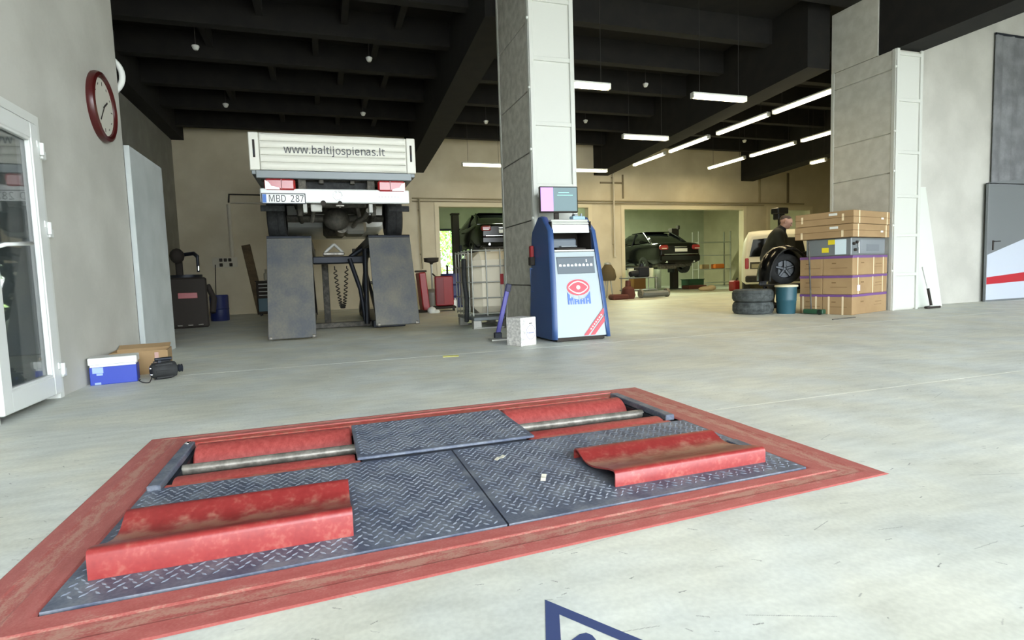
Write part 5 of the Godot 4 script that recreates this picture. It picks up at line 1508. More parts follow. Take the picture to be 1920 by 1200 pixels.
func build_bays() -> void:
	sedan("glossy black saloon car raised on a lift, rear lamps toward us", Vector3(11.72, 0.72, -16.75), 0.0)
	two_post_lift("black two post lift under the glossy saloon car", 11.72, -18.95, 2.5, 0.9, 2.0)
	sedan("dark car raised high on a lift in the glazed repair bay", Vector3(5.6, 1.45, -17.3), 0.0)
	two_post_lift("black two post lift carrying the dark car in the glazed bay", 5.62, -19.5, 2.3, 1.6, 2.9)
	# white van in the rear hall
	var v = thing("van", "white panel van parked at the back behind the worker", "van", Vector3(11.72, 0, -12.35), -0.70)
	var rings = []
	for s in [[0.0, 0.78, 0.34, 1.60], [-0.04, 0.84, 0.30, 1.70], [-0.5, 0.88, 0.26, 1.76], [-2.4, 0.88, 0.24, 1.78], [-2.75, 0.87, 0.24, 1.60], [-3.1, 0.86, 0.24, 1.1], [-3.75, 0.8, 0.28, 0.95], [-3.85, 0.7, 0.34, 0.8]]:
		var w = s[1]; var y0 = s[2]; var y1 = s[3]
		var q = []
		for p in [[0, y0], [w * 0.9, y0], [w, y0 + 0.08], [w * 1.0, lerpf(y0, y1, 0.5)], [w * 0.93, lerpf(y0, y1, 0.84)], [w * 0.80, y1 - 0.02], [w * 0.5, y1], [0, y1 + 0.01]]: q.append(Vector3(p[0], p[1], s[0]))
		for i in range(6, 0, -1): q.append(Vector3(-q[i].x, q[i].y, s[0]))
		rings.append(q)
	rings.reverse()
	var vb = part(v, "body", G.new().loft(rings), M.lacquer)
	for s in [-1, 1]:
		part(vb, "rear_window", G.new().prism([Vector2(s * 0.04, 1.03), Vector2(s * 0.70, 1.03), Vector2(s * 0.60, 1.50), Vector2(s * 0.04, 1.53)], 0.0, 0.014), M.dark_glass)
		part(vb, "tail_lamp", G.new().cbox(Vector3(s * 0.76, 0.85, -0.02), Vector3(0.1, 0.3, 0.08), 0.02), M.tail_red)
		wheel(v, "wheel", Vector3(s * 0.76, 0.30, -0.75), 0.30, 0.19, s)
		wheel(v, "wheel", Vector3(s * 0.76, 0.30, -3.1), 0.30, 0.19, s)
	part(vb, "door_seam", G.new().box(Vector3(0, 0.98, 0.006), Vector3(0.012, 1.1, 0.006)), M.ink)
	part(vb, "plate_recess", G.new().cbox(Vector3(-0.40, 0.79, 0.006), Vector3(0.56, 0.19, 0.012), 0.004), mat(rgb(60, 58, 48), 0.6))
	part(vb, "number_plate", G.new().cbox(Vector3(-0.40, 0.775, 0.014), Vector3(0.48, 0.11, 0.008), 0.002), mat(rgb(150, 146, 120), 0.6))
	part(vb, "door_lock", G.new().cyl(Vector3(-0.1, 0.95, 0.0), Vector3(-0.1, 0.95, 0.02), 0.025, 10), M.ink)
	part(vb, "bumper", G.new().cbox(Vector3(0, 0.42, 0.03), Vector3(1.6, 0.18, 0.12), 0.03), M.rubber)
	part(vb, "yellow_reflector", G.new().cbox(Vector3(0.2, 0.55, 0.012), Vector3(0.4, 0.03, 0.01), 0.003), M.yellow)
	# shelving in the bay of the saloon car
	var sh = thing("steel_shelving", "grey open steel shelving behind the saloon car", "shelving", Vector3(15.7, 0, -20.2))
	for x in [-0.8, 0.8]:
		for z in [-0.2, 0.2]: part(sh, "upright", G.new().cbox(Vector3(x, 1.15, z), Vector3(0.045, 2.3, 0.045), 0.003), M.galv)
	for y in [0.15, 0.72, 1.3, 1.85]: part(sh, "shelf", G.new().cbox(Vector3(0, y, 0), Vector3(1.62, 0.03, 0.44), 0.003), M.galv)
	solo("orange_crate", G.new().cbox(Vector3(0, 0.1, 0), Vector3(0.5, 0.2, 0.3), 0.03), M.orange, "orange plastic case on the steel shelving", "case", Vector3(16.0, 0.736, -20.2))
	solo("parts_carton", G.new().cbox(Vector3(0, 0.09, 0), Vector3(0.34, 0.18, 0.3), 0.01).box(Vector3(0, 0.185, 0), Vector3(0.3, 0.01, 0.26)), M.card, "brown parts carton beside the orange case on the shelving", "box", Vector3(15.3, 0.736, -20.2))
	# things on the bay floor
	var gc = thing("green_crate", "dark green metal crate on the bay floor near the shelving", "crate", Vector3(14.0, 0, -19.2))
	part(gc, "tub", G.new().cbox(Vector3(0, 0.17, 0), Vector3(0.72, 0.34, 0.5), 0.02), M.green_plain)
	part(gc, "rim", G.new().cbox(Vector3(0, 0.34, 0), Vector3(0.76, 0.03, 0.54), 0.006), M.green_plain)
	var dt = thing("drip_tray", "dirty brown drip tray in front of the green crate", "tray", Vector3(13.35, 0, -18.2))
	part(dt, "tray", G.new().cbox(Vector3(0, 0.07, 0), Vector3(0.8, 0.14, 0.45), 0.02), M.brown_dirt)
	part(dt, "handle", G.new().tube([Vector3(-0.1, 0.14, 0), Vector3(-0.1, 0.2, 0), Vector3(0.1, 0.2, 0), Vector3(0.1, 0.14, 0)], 0.012, 6), M.dark_steel)
	var rc = thing("fuel_can", "red fuel can on the floor left of the stacked tyres", "can", Vector3(12.6, 0, -15.1))
	part(rc, "body", G.new().cbox(Vector3(0, 0.17, 0), Vector3(0.24, 0.34, 0.3), 0.04), M.red_plain)
	part(rc, "spout", G.new().cyl(Vector3(0.02, 0.34, 0.06), Vector3(0.05, 0.42, 0.1), 0.025, 10), M.ink)
	solo("rag_heap", G.new().ball(Vector3(0, 0.07, 0), Vector3(0.3, 0.09, 0.2), 14).ball(Vector3(0.15, 0.1, 0.05), Vector3(0.16, 0.1, 0.14), 12), mat(rgb(196, 176, 146), 0.9), "pale rag heap beside the red fuel can", "rags", Vector3(12.3, 0, -16.1))
	# welding cylinder trolley and a carton under the saloon car
	var oc = thing("oil_drain_unit", "wooden coloured oil cabinet standing between the lift posts", "cabinet", Vector3(11.72, 0, -19.6))
	part(oc, "cabinet", G.new().cbox(Vector3(0, 0.25, 0), Vector3(0.55, 0.5, 0.4), 0.02), mat(rgb(158, 110, 58), 0.7))
	part(oc, "glass_bowl", G.new().cbox(Vector3(0, 0.62, 0), Vector3(0.5, 0.24, 0.35), 0.03), mat(rgb(170, 186, 160), 0.3))
	var ac = thing("air_canister", "tall pale gas canister behind the lift post", "canister", Vector3(13.3, 0, -20.6))
	part(ac, "cylinder", G.new().lathe([Vector2(0, 0), Vector2(0.13, 0), Vector2(0.14, 0.03), Vector2(0.14, 0.9), Vector2(0.1, 1.02), Vector2(0.04, 1.06), Vector2(0, 1.06)], 20), mat(rgb(186, 188, 174), 0.5))
	part(ac, "valve", G.new().cyl(Vector3(0, 1.06, 0), Vector3(0, 1.16, 0), 0.03, 10).cyl(Vector3(-0.06, 1.12, 0), Vector3(0.06, 1.12, 0), 0.015, 8), M.dark_steel)
	# parts trolley by the jamb, with engine junk
	var pt = thing("parts_trolley", "cluttered steel trolley of engine parts at the gateway edge", "trolley", Vector3(8.6, 0, -14.3))
	for q in [[-0.45, -0.2], [0.45, -0.2], [-0.45, 0.2], [0.45, 0.2]]: part(pt, "leg", G.new().cyl(Vector3(q[0], 0.05, q[1]), Vector3(q[0], 0.62, q[1]), 0.016, 6), M.galv)
	for y in [0.2, 0.55]: part(pt, "tray", G.new().cbox(Vector3(0, y, 0), Vector3(1.0, 0.03, 0.46), 0.006), M.grey_metal)
	for q in [[-0.45, -0.2], [0.45, -0.2], [-0.45, 0.2], [0.45, 0.2]]: part(pt, "castor", G.new().cyl(Vector3(q[0] - 0.015, 0.04, q[1]), Vector3(q[0] + 0.015, 0.04, q[1]), 0.04, 10), M.rubber)
	part(pt, "engine_block", G.new().cbox(Vector3(0.1, 0.72, 0), Vector3(0.36, 0.3, 0.3), 0.03).cyl(Vector3(-0.1, 0.7, 0.1), Vector3(-0.34, 0.66, 0.12), 0.08, 12).cyl(Vector3(0.1, 0.87, 0), Vector3(0.1, 0.95, 0), 0.07, 12), M.dark_steel)
	for q in [-0.26, 0.38]: part(pt, "white_cup", G.new().lathe([Vector2(0, 0), Vector2(0.08, 0), Vector2(0.1, 0.26), Vector2(0, 0.26)], 14, Vector3(q, 0.566, 0)), mat(rgb(226, 230, 200), 0.6))
	var vc = thing("gear_housing", "rusty brown gear housing on the floor near the console", "car part", Vector3(7.75, 0, -13.6))
	part(vc, "housing", G.new().lathe([Vector2(0, 0.0), Vector2(0.16, 0.0), Vector2(0.2, 0.1), Vector2(0.16, 0.28), Vector2(0.08, 0.34), Vector2(0.07, 0.5), Vector2(0, 0.5)], 18, Vector3(0.1, 0, 0)), M.brown_dirt)
	part(vc, "bell_flange", G.new().cbox(Vector3(-0.25, 0.07, 0.1), Vector3(0.5, 0.14, 0.3), 0.04), M.brown_dirt)
	var sk = thing("axle_beam", "grey axle beam lying on the floor under the trolley", "car part", Vector3(8.75, 0, -13.75))
	part(sk, "beam", G.new().cbox(Vector3(0, 0.1, 0), Vector3(0.85, 0.16, 0.3), 0.05), M.grey_metal)
	part(sk, "hub", G.new().cyl(Vector3(-0.45, 0.12, 0), Vector3(-0.38, 0.12, 0), 0.12, 16).cyl(Vector3(0.38, 0.12, 0), Vector3(0.45, 0.12, 0), 0.12, 16), M.steel)
	var bp = thing("brown_sack", "brown covered machine standing at the gateway edge by the trolley", "machine", Vector3(7.75, 0, -14.55))
	part(bp, "cover", G.new().lathe([Vector2(0, 0.5), Vector2(0.2, 0.5), Vector2(0.24, 0.6), Vector2(0.2, 0.8), Vector2(0.1, 0.95), Vector2(0, 0.98)], 14), mat(rgb(92, 80, 54), 0.9))
	part(bp, "stand", G.new().cyl(Vector3(-0.12, 0, 0), Vector3(-0.08, 0.52, 0), 0.02, 6).cyl(Vector3(0.12, 0, 0.05), Vector3(0.08, 0.52, 0), 0.02, 6).cyl(Vector3(0, 0, -0.12), Vector3(0, 0.52, 0), 0.02, 6), M.galv)
	part(bp, "cap", G.new().ball(Vector3(0, 0.98, 0), Vector3(0.1, 0.06, 0.1), 12), M.galv)
	# unseen fill lamps, added to brighten the bays
	batten(Vector3(11.0, 3.55, -19.0), 1.5, false, "added fill light built as a batten to brighten the saloon car bay, out of direct sight", 38.0, 0.145, Color(0.94, 1.0, 0.84))
	batten(Vector3(6.4, 3.55, -18.4), 1.5, false, "added fill light built as a batten to brighten the glazed bay, out of direct sight", 9.0, 0.145, Color(0.94, 1.0, 0.84))

# ------------------------------------------------------------------ rear hall, left of the truck and along the back wall
func build_rear() -> void:
	var t = thing("tyre_changer", "black and red tyre changing machine in the dark corner", "machine", Vector3(-2.35, 0, -11.6), 0.2)
	part(t, "cabinet", G.new().cbox(Vector3(0, 0.45, 0), Vector3(0.62, 0.9, 0.6), 0.03), M.ink)
	part(t, "red_panel", G.new().cbox(Vector3(0.0, 0.58, 0.302), Vector3(0.3, 0.1, 0.01), 0.004), M.red_plain)
	part(t, "turntable", G.new().cyl(Vector3(0, 0.9, 0), Vector3(0, 0.95, 0), 0.26, 24), M.dark_steel)
	part(t, "column", G.new().cbox(Vector3(-0.1, 1.1, -0.3), Vector3(0.12, 0.6, 0.12), 0.02), M.ink)
	part(t, "swing_arm", G.new().tube([Vector3(-0.1, 1.32, -0.3), Vector3(0.15, 1.34, -0.1), Vector3(0.2, 1.28, 0.0)], 0.035, 8).cyl(Vector3(0.2, 1.0, 0), Vector3(0.2, 1.3, 0), 0.025, 8), M.dark_steel)
	part(t, "mount_head", G.new().ball(Vector3(-0.12, 1.3, -0.15), Vector3(0.12, 0.14, 0.1), 12), M.ink)
	part(t, "bead_breaker", G.new().tube([Vector3(0.33, 0.75, -0.1), Vector3(0.42, 0.5, 0), Vector3(0.38, 0.25, 0.1)], 0.05, 8), M.ink)
	for i in 3: part(t, "pedal", G.new().cbox(Vector3(-0.15 + i * 0.16, 0.06, 0.36), Vector3(0.08, 0.02, 0.14), 0.006), M.steel)
	part(t, "regulator_cap", G.new().cyl(Vector3(0.2, 1.02, 0.2), Vector3(0.2, 1.1, 0.2), 0.03, 10), M.chrome)
	solo("blue_drum", G.new().lathe([Vector2(0, 0), Vector2(0.17, 0), Vector2(0.18, 0.02), Vector2(0.18, 0.24), Vector2(0.19, 0.25), Vector2(0.18, 0.27), Vector2(0.18, 0.52), Vector2(0.17, 0.54), Vector2(0, 0.54)], 20), M.navy, "dark navy drum beside the tyre changing machine", "drum", Vector3(-2.1, 0, -13.2))
	# wall sockets and conduit
	var s = thing("socket_panel", "white wall board of sockets and air valves above a grey pipe", "socket panel", Vector3(-2.28, 1.2, ZB))
	part(s, "back_board", G.new().cbox(Vector3(0, 0.1, 0.012), Vector3(0.56, 0.24, 0.022), 0.004), M.pipe)
	for i in 5: part(s, "socket", G.new().cbox(Vector3(-0.09 + (i % 3) * 0.1 + (0.12 if i > 3 else 0.0), 0.16 - (i / 3) * 0.12, 0.035), Vector3(0.07, 0.08, 0.03), 0.006), M.ink)
	part(s, "hanging_cable", G.new().tube([Vector3(-0.22, 0.05, 0.04), Vector3(-0.24, -0.4, 0.05), Vector3(-0.26, -0.9, 0.06)], 0.01, 6), M.wire)
	solo("conduit_pipe", G.new().tube([Vector3(-2.1, 1.43, ZB + 0.05), Vector3(-2.11, 2.72, ZB + 0.04)], 0.045, 8), M.pipe, "white upright conduit rising from the socket board", "pipe", Vector3.ZERO)
	solo("conduit_pipe", G.new().tube([Vector3(-2.06, 2.76, ZB + 0.03), Vector3(2.2, 2.72, ZB + 0.03)], 0.025, 6), M.pipe, "thin level conduit running behind the truck bed", "pipe")
	solo("air_line", G.new().tube([Vector3(-2.1, 2.76, ZB + 0.06), Vector3(-2.08, 2.96, ZB + 0.06), Vector3(2.3, 2.93, ZB + 0.06)], 0.022, 6), M.wire, "dark air line running along the wall above the thin conduit", "pipe")
	solo("air_line", G.new().tube([Vector3(2.4, 2.92, ZB + 0.05), Vector3(15.9, 2.86, ZB + 0.05)], 0.022, 6), mat(rgb(150, 140, 112), 0.7), "long beige air line running over the gateways", "pipe")
	solo("air_line", G.new().tube([Vector3(2.4, 2.84, ZB + 0.05), Vector3(14.2, 2.80, ZB + 0.05)], 0.014, 6), mat(rgb(140, 130, 104), 0.7), "thin beige cable just under the long air line", "cable")
	solo("drop_pipe", G.new().tube([Vector3(8.5, 4.2, ZB + 0.11), Vector3(8.5, 1.25, ZB + 0.11), Vector3(8.5, 1.18, ZB + 0.14)], 0.03, 8).box(Vector3(8.5, 1.6, ZB + 0.05), Vector3(0.05, 0.03, 0.1)).box(Vector3(8.5, 3.6, ZB + 0.05), Vector3(0.05, 0.03, 0.1)), M.pipe, "cream drop pipe on the wall between the two gateways", "pipe")
	solo("drop_pipe", G.new().tube([Vector3(2.58, 2.9, ZB + 0.105), Vector3(2.6, 1.0, ZB + 0.105)], 0.025, 8).box(Vector3(2.59, 1.4, ZB + 0.05), Vector3(0.05, 0.03, 0.1)).box(Vector3(2.58, 2.6, ZB + 0.05), Vector3(0.05, 0.03, 0.1)), mat(rgb(150, 142, 118), 0.7), "beige drop pipe on the wall left of the first gateway", "pipe")
	solo("cable_duct", G.new().lo_hi(Vector3(8.85, 2.98, ZB + 0.001), Vector3(8.9, 3.7, ZB + 0.03)).lo_hi(Vector3(8.1, 3.42, ZB + 0.001), Vector3(8.85, 3.47, ZB + 0.03)), mat(rgb(120, 110, 88), 0.7), "dark angled cable duct above the second gateway", "duct")
	solo("cable_duct", G.new().lo_hi(Vector3(14.0, 2.9, ZB), Vector3(14.06, 4.0, ZB + 0.05)), mat(rgb(150, 140, 112), 0.7), "upright cable duct between the second and third gateways", "duct")
	solo("cable_duct", G.new().lo_hi(Vector3(15.2, 2.9, ZB), Vector3(15.26, 3.9, ZB + 0.05)), mat(rgb(110, 100, 80), 0.7), "upright dark duct over the third gateway", "duct")
	# plank, tool cart
	var pk = solo("wooden_plank", G.new().cbox(Vector3(0, 0.87, 0), Vector3(0.2, 1.74, 0.05), 0.006), M.wood, "dark wooden plank leaning against the wall left of the truck", "plank", Vector3(-1.45, 0.01, -14.9))
	pk.rotation = Vector3(-0.18, 0, 0.17)
	var tc = thing("tool_cabinet", "teal and black tool cabinet with drawers behind the left ramp", "cabinet", Vector3(-1.18, 0, -14.3))
	part(tc, "body", G.new().cbox(Vector3(0, 0.42, 0), Vector3(0.56, 0.74, 0.45), 0.015), M.ink)
	for i in 4:
		var dr = part(tc, "drawer", G.new().cbox(Vector3(0, 0.72 - i * 0.085, 0.228), Vector3(0.5, 0.07, 0.012), 0.004), M.ink)
		part(dr, "handle", G.new().cbox(Vector3(0, 0.735 - i * 0.085, 0.238), Vector3(0.46, 0.015, 0.014), 0.004), M.galv)
	part(tc, "lower_door", G.new().cbox(Vector3(0, 0.26, 0.228), Vector3(0.5, 0.3, 0.012), 0.004), M.teal)
	part(tc, "worktop", G.new().cbox(Vector3(0, 0.80, 0), Vector3(0.6, 0.03, 0.48), 0.006), M.ink)
	for q in [[-0.22, -0.17], [0.22, -0.17], [-0.22, 0.17], [0.22, 0.17]]: part(tc, "castor", G.new().cyl(Vector3(q[0] - 0.015, 0.035, q[1]), Vector3(q[0] + 0.015, 0.035, q[1]), 0.035, 10), M.rubber)
	solo("oil_pump_box", G.new().cbox(Vector3(0, 0.09, 0), Vector3(0.3, 0.18, 0.2), 0.02).cyl(Vector3(-0.1, 0.15, 0), Vector3(-0.1, 0.26, 0), 0.03, 8), mat(rgb(150, 146, 128), 0.7), "small pale box on top of the tool cabinet", "box", Vector3(-1.15, 0.816, -14.3))
	# red carts beyond the right ramp
	var r1 = thing("red_trolley_jack", "upright red steel press frame just right of the lift ramp", "machine", Vector3(2.06, 0, -12.4), 0.1)
	part(r1, "panel", G.new().at(Vector3(0, 0.45, 0), 0, 0, 0.08).cbox(Vector3.ZERO, Vector3(0.16, 0.85, 0.3), 0.02), M.red_plain)
	part(r1, "top_bar", G.new().cbox(Vector3(-0.03, 0.9, 0), Vector3(0.26, 0.04, 0.06), 0.008), M.ink)
	part(r1, "base", G.new().cbox(Vector3(0.05, 0.03, 0), Vector3(0.4, 0.05, 0.34), 0.01), M.ink)
	var r2 = thing("red_tool_trolley", "red tool trolley beside the press frame", "trolley", Vector3(2.57, 0, -12.6), -0.15)
	part(r2, "cabinet", G.new().cbox(Vector3(0, 0.45, 0), Vector3(0.40, 0.66, 0.4), 0.02), M.red_plain)
	part(r2, "shaded_door", G.new().cbox(Vector3(-0.09, 0.45, 0.202), Vector3(0.16, 0.58, 0.01), 0.004), mat(rgb(120, 20, 26), 0.4))  # darker red than the cabinet: shade painted into this panel
	part(r2, "push_handle", G.new().tube([Vector3(-0.18, 0.78, 0.1), Vector3(-0.24, 0.84, 0.1), Vector3(-0.24, 0.84, -0.15), Vector3(-0.18, 0.78, -0.15)], 0.015, 6), M.ink)
	part(r2, "base", G.new().cbox(Vector3(0, 0.08, 0), Vector3(0.5, 0.05, 0.46), 0.01), M.ink)
	for q in [[-0.2, -0.18], [0.2, -0.18], [-0.2, 0.18], [0.2, 0.18]]: part(r2, "castor", G.new().cyl(Vector3(q[0] - 0.015, 0.035, q[1]), Vector3(q[0] + 0.015, 0.035, q[1]), 0.035, 10), M.rubber)
	var ws = thing("waste_oil_funnel", "black waste oil funnel on a thin stand behind the red trolley", "funnel", Vector3(2.45, 0, -13.35))
	part(ws, "funnel", G.new().lathe([Vector2(0.02, 1.06), Vector2(0.05, 1.1), Vector2(0.17, 1.13), Vector2(0.18, 1.22), Vector2(0.16, 1.22), Vector2(0.0, 1.14)], 20), M.ink)
	part(ws, "stem", G.new().cyl(Vector3(0, 0.4, 0), Vector3(0, 1.08, 0), 0.025, 8), M.galv)
	part(ws, "tank", G.new().lathe([Vector2(0, 0), Vector2(0.17, 0), Vector2(0.18, 0.03), Vector2(0.18, 0.4), Vector2(0.12, 0.48), Vector2(0, 0.5)], 18), M.galv)
	solo("white_rag", G.new().ball(Vector3(0, 0.05, 0), Vector3(0.1, 0.09, 0.1), 10).ball(Vector3(0.08, 0.03, 0.03), Vector3(0.09, 0.05, 0.07), 10), M.white, "crumpled white rag on the floor at the red press frame", "rag", Vector3(2.16, 0, -11.95))
	var bl = thing("blue_barrel", "dark blue oil barrel left of the liquid tote", "barrel", Vector3(3.05, 0, -13.9))
	part(bl, "drum", G.new().lathe([Vector2(0, 0), Vector2(0.26, 0), Vector2(0.28, 0.02), Vector2(0.28, 0.26), Vector2(0.295, 0.28), Vector2(0.28, 0.30), Vector2(0.28, 0.54), Vector2(0.295, 0.56), Vector2(0.28, 0.58), Vector2(0.28, 0.82), Vector2(0.27, 0.84), Vector2(0.0, 0.83)], 26), M.navy)
	part(bl, "pump_head", G.new().cyl(Vector3(-0.12, 0.83, 0.05), Vector3(-0.12, 1.05, 0.05), 0.03, 8).cyl(Vector3(0.08, 0.83, 0), Vector3(0.08, 1.0, 0), 0.03, 8), M.ink)
	solo("oil_canister", G.new().cbox(Vector3(0, 0.1, 0), Vector3(0.22, 0.2, 0.14), 0.02).cyl(Vector3(0.06, 0.2, 0), Vector3(0.06, 0.24, 0), 0.02, 8), M.white, "small white canister in front of the blue oil barrel", "canister", Vector3(2.95, 0, -13.45))
	solo("yellow_paper", G.new().cbox(Vector3(0, 0.002, 0), Vector3(0.15, 0.004, 0.09), 0.001), mat(rgb(226, 222, 130), 0.8), "small yellow paper lying on the open concrete floor", "paper", Vector3(1.11, 0.0, -5.25), -0.2)
	solo("lead_bar", G.new().at(Vector3(0, 0.006, 0), 0.15).box(Vector3.ZERO, Vector3(0.5, 0.012, 0.02)), M.chassis, "thin dark metal bar on the floor in front of the cartons", "bar", Vector3(6.75, 0, -5.9))

# ------------------------------------------------------------------ far right wall
func build_right() -> void:
	# leaning white board
	var b = thing("white_board", "tall white board leaning on the wall beside the second pillar", "board", Vector3(9.33, 0, -6.57))
	part(b, "sheet", G.new().at(Vector3(0, 0, 0), 0, -0.14).prism([Vector2(-0.27, 0.005), Vector2(0.27, 0.005), Vector2(0.22, 1.98), Vector2(-0.22, 1.98)], -0.015, 0.015), M.board)
	part(b, "edge_strip", G.new().at(Vector3(0, 0, 0), 0, -0.14).box(Vector3(0, 1.985, 0), Vector3(0.45, 0.012, 0.034)), M.white)
	# floor wiper
	var m = thing("floor_squeegee", "black and white floor squeegee standing against the white board", "squeegee", Vector3(9.06, 0, -6.42))
	part(m, "head", G.new().cbox(Vector3(0.10, 0.02, 0.02), Vector3(0.30, 0.035, 0.06), 0.008), M.ink)
	part(m, "head_cover", G.new().cbox(Vector3(0.11, 0.043, 0.03), Vector3(0.2, 0.012, 0.05), 0.004), M.white)
	part(m, "lower_handle", G.new().tube([Vector3(0.10, 0.04, 0.0), Vector3(0.06, 0.32, -0.03)], 0.02, 8), M.ink)
	part(m, "upper_handle", G.new().tube([Vector3(0.06, 0.32, -0.03), Vector3(0.0, 0.66, -0.08)], 0.014, 8), M.white)
	# leaning door leaf
	var d = thing("door_leaf", "grey and white metal door leaf with red band leaning on the wall", "door", Vector3(11.1, 0, -6.86))
	var W = 1.35; var H = 2.08
	part(d, "leaf", G.new().cbox(Vector3(W / 2, H / 2, -0.005), Vector3(W, H, 0.05), 0.006), M.door_grey)
	part(d, "white_field", G.new().prism([Vector2(0.004, 0.03), Vector2(W - 0.004, 0.03), Vector2(W - 0.004, 1.20), Vector2(0.004, 0.825)], 0.018, 0.0225), M.door_white)
	part(d, "red_band", G.new().prism([Vector2(0.004, 0.305), Vector2(W - 0.004, 0.345), Vector2(W - 0.004, 0.515), Vector2(0.004, 0.43)], 0.021, 0.0245), mat(rgb(178, 32, 46), 0.4))
	part(d, "top_rail", G.new().prism([Vector2(0, H), Vector2(W, H + 0.12), Vector2(W, H - 0.02), Vector2(0, H - 0.02)], -0.03, 0.02), M.door_grey)
	var lk = part(d, "lock_plate", G.new().cbox(Vector3(0.14, 0.99, 0.025), Vector3(0.035, 0.17, 0.012), 0.004), M.ink)
	part(lk, "lever", G.new().cbox(Vector3(0.22, 1.06, 0.045), Vector3(0.16, 0.016, 0.014), 0.004), mat(rgb(60, 60, 60), 0.4, 0.5))
	# hanging grey curtain
	var c = thing("curtain", "dark grey tarpaulin curtain hanging above the door leaf", "curtain", Vector3(11.26, 0, -6.912))
	var line = []
	for i in 41: line.append(Vector2(i * 0.05, 0.010 * sin(i * 0.9) + 0.006 * sin(i * 2.3)))
	var g := G.new()
	g.sheet(line, 0.006, -4.62, -1.95, true)
	var cs = part(c, "cloth", g, M.curtain)
	cs.rotation.x = PI / 2   # local -z becomes up
	part(c, "curtain_rail", G.new().cyl(Vector3(0, 4.63, 0), Vector3(2.0, 4.63, 0), 0.02, 8), M.dark_steel)

# ------------------------------------------------------------------ trees outside the glazed bay
func build_trees() -> void:
	var rng := RandomNumberGenerator.new()
	rng.seed = 77
	var spots = [[Vector3(6.6, 0, -29.0), 5.6, 2.6, "sunlit green tree outside the bay window, nearest the glass"], [Vector3(11.5, 0, -37.5), 8.5, 3.6, "tall green tree outside the bay window, farther back"], [Vector3(4.6, 0, -35.5), 6.5, 2.9, "round green tree outside the bay window, seen past the frame"]]
	for s in spots:
		var t = thing("tree", s[3], "tree", s[0], 0, "trees behind the workshop")
		part(t, "trunk", G.new().tube([Vector3(0, 0, 0), Vector3(0.1, 1.4, 0), Vector3(0, s[1] * 0.6, 0.1)], [0.16, 0.13, 0.06], 8), M.wood)
		for lay in 2:
			var g := G.new()
			for i in 2600:
				var d = Vector3(rng.randfn(), rng.randfn(), rng.randfn()).normalized() * pow(rng.randf(), 0.4)
				var p = Vector3(d.x * s[2], s[1] * 0.52 + d.y * s[1] * 0.5, d.z * s[2])
				if p.y < 0.15: continue
				g.at(p, rng.randf() * TAU, rng.randf_range(-0.9, 0.9), rng.randf_range(-0.6, 0.6))
				var l = rng.randf_range(0.09, 0.17)
				g.quad(Vector3(-l * 0.35, 0, 0), Vector3(0, -l * 0.7, 0.02), Vector3(l * 0.35, 0, 0), Vector3(0, l * 0.7, 0.02))
			var f = part(t, "foliage", g, M.leaf if lay == 0 else M.leaf_dark)
			f.set_meta("kind", "stuff")

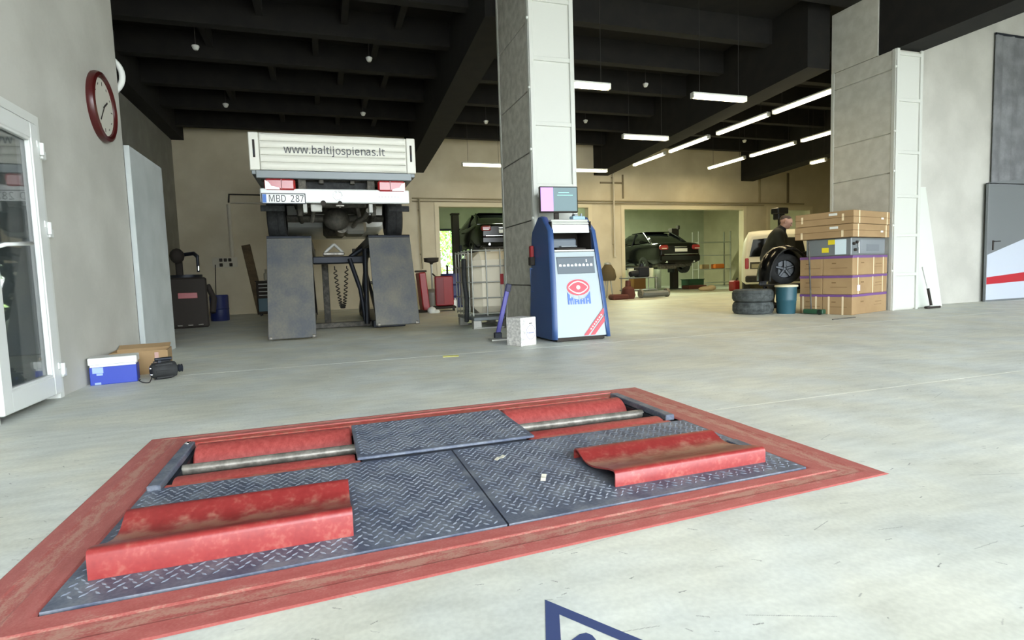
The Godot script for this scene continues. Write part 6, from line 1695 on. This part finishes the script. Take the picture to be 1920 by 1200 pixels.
func _ready() -> void:
	# camera
	var cam := Camera3D.new()
	cam.name = "camera"
	add_child(cam)
	var p = 0.0792230031; var yw = 0.319196446; var r = -0.0335650259
	var f = Vector3(sin(yw) * cos(p), -sin(p), -cos(yw) * cos(p))
	var r0 = Vector3(cos(yw), 0, sin(yw))
	var u0 = r0.cross(f)
	cam.basis = Basis(r0 * cos(r) + u0 * sin(r), -r0 * sin(r) + u0 * cos(r), -f)
	cam.position = Vector3(0, 0.75, 0)
	cam.fov = rad_to_deg(2.0 * atan(600.0 / 1059.04939))
	cam.current = true
	# sky, exposure
	var env := Environment.new()
	env.background_mode = Environment.BG_SKY
	var sky := Sky.new()
	var sm := ProceduralSkyMaterial.new()
	sm.sky_top_color = rgb(218, 226, 234)
	sm.sky_horizon_color = rgb(212, 218, 220)
	sm.ground_bottom_color = rgb(120, 118, 110)
	sm.ground_horizon_color = rgb(200, 206, 210)
	sm.sky_energy_multiplier = 3.65
	sm.ground_energy_multiplier = 1.5
	sky.sky_material = sm
	env.sky = sky
	env.tonemap_mode = Environment.TONE_MAPPER_LINEAR
	env.tonemap_exposure = 1.0
	env.sdfgi_enabled = true
	env.ssao_enabled = true
	env.ssil_enabled = true
	var we := WorldEnvironment.new()
	we.environment = env
	add_child(we)
	# sun: high, from over the yard, so that it lights the yard, the gate thresholds and the trees
	var sun := DirectionalLight3D.new()
	sun.name = "sun"
	sun.light_energy = 4.5
	sun.light_color = Color(1.0, 0.96, 0.88)
	sun.light_angular_distance = 0.5
	sun.shadow_enabled = true
	add_child(sun)
	sun.look_at_from_position(Vector3.ZERO, Vector3(-0.28, -1.0, -0.22))
	make_materials()
	build_room()
	pillar("pillar_1", "bare concrete block pillar with white steel front behind the console", 2.43, 3.0, -7.6, -6.4, 5.05, [0.617, 1.403, 2.21, 2.923, 3.712], [0.55, 1.12, 1.803, 2.533, 3.283, 3.955], false)
	pillar("pillar_2", "pale painted block pillar with white steel front beside the cartons", 8.4, 8.95, -7.65, -6.5, 3.97, [0.6, 1.3, 2.126, 2.726, 3.681], [0.558, 1.166, 1.767, 2.433, 3.218, 3.9], true, 4.93)
	build_tester()
	build_left()
	var E = 2.2
	var k = 0
	for z in [-13.86, -12.07, -10.2, -8.5]:
		batten(Vector3(8.71, 3.8, z), 1.58, true, "glowing batten beside the main beam, %s" % ["farthest of its row", "third along its row", "second along its row", "closest of its row to the second pillar"][k], E)
		k += 1
	k = 0
	for z in [-13.97, -12.18, -10.42]:
		batten(Vector3(11.37, 3.8, z), 1.58, true, "glowing batten in the far row, %s" % ["at the end by the back wall", "in the middle of its row", "partly hidden by the second pillar"][k], E)
		k += 1
	batten(Vector3(6.27, 3.5, -7.86), 1.05, false, "single glowing batten hung crosswise, nearest in the right bay", E * 0.7)
	batten(Vector3(6.53, 3.5, -10.5), 1.08, false, "single glowing batten hung crosswise in the middle of the right bay", E * 0.7)
	batten(Vector3(3.72, 3.5, -7.79), 1.05, false, "glowing batten partly hidden behind the first pillar top", E * 0.7)
	batten(Vector3(3.95, 3.5, -13.8), 1.1, false, "glowing batten low against the back wall left of the first pillar", E * 0.4)
	batten(Vector3(7.0, 3.5, -14.1), 1.1, false, "glowing batten low against the back wall right of the first pillar", E * 0.7)
	batten(Vector3(12.73, 3.5, -11.98), 0.5, true, "short glowing batten seen end-on above the third gateway", E * 0.4)
	var pd = [[Vector3(-1.69, 4.46, -10.22), "white detector high above, nearest the partition"], [Vector3(0.957, 4.5, -10.2), "white detector with bracket nearest the first pillar"], [Vector3(-1.68, 4.38, -13.0), "white detector above the dark corner"], [Vector3(1.03, 4.36, -13.0), "white detector above the truck bed"], [Vector3(3.82, 4.33, -13.0), "white detector just left of the first pillar"], [Vector3(6.4, 4.48, -10.26), "white detector right of the first pillar between battens"], [Vector3(6.39, 4.48, -13.0), "white detector farthest back in the right bay"], [Vector3(11.2, 4.2, -13.0), "white detector above the far batten row"]]
	for q in pd: pendant(q[0], q[1])
	build_truck()
	build_console()
	build_stack()
	build_work_corner()
	build_worker()
	build_bays()
	build_rear()
	build_right()
	build_trees()
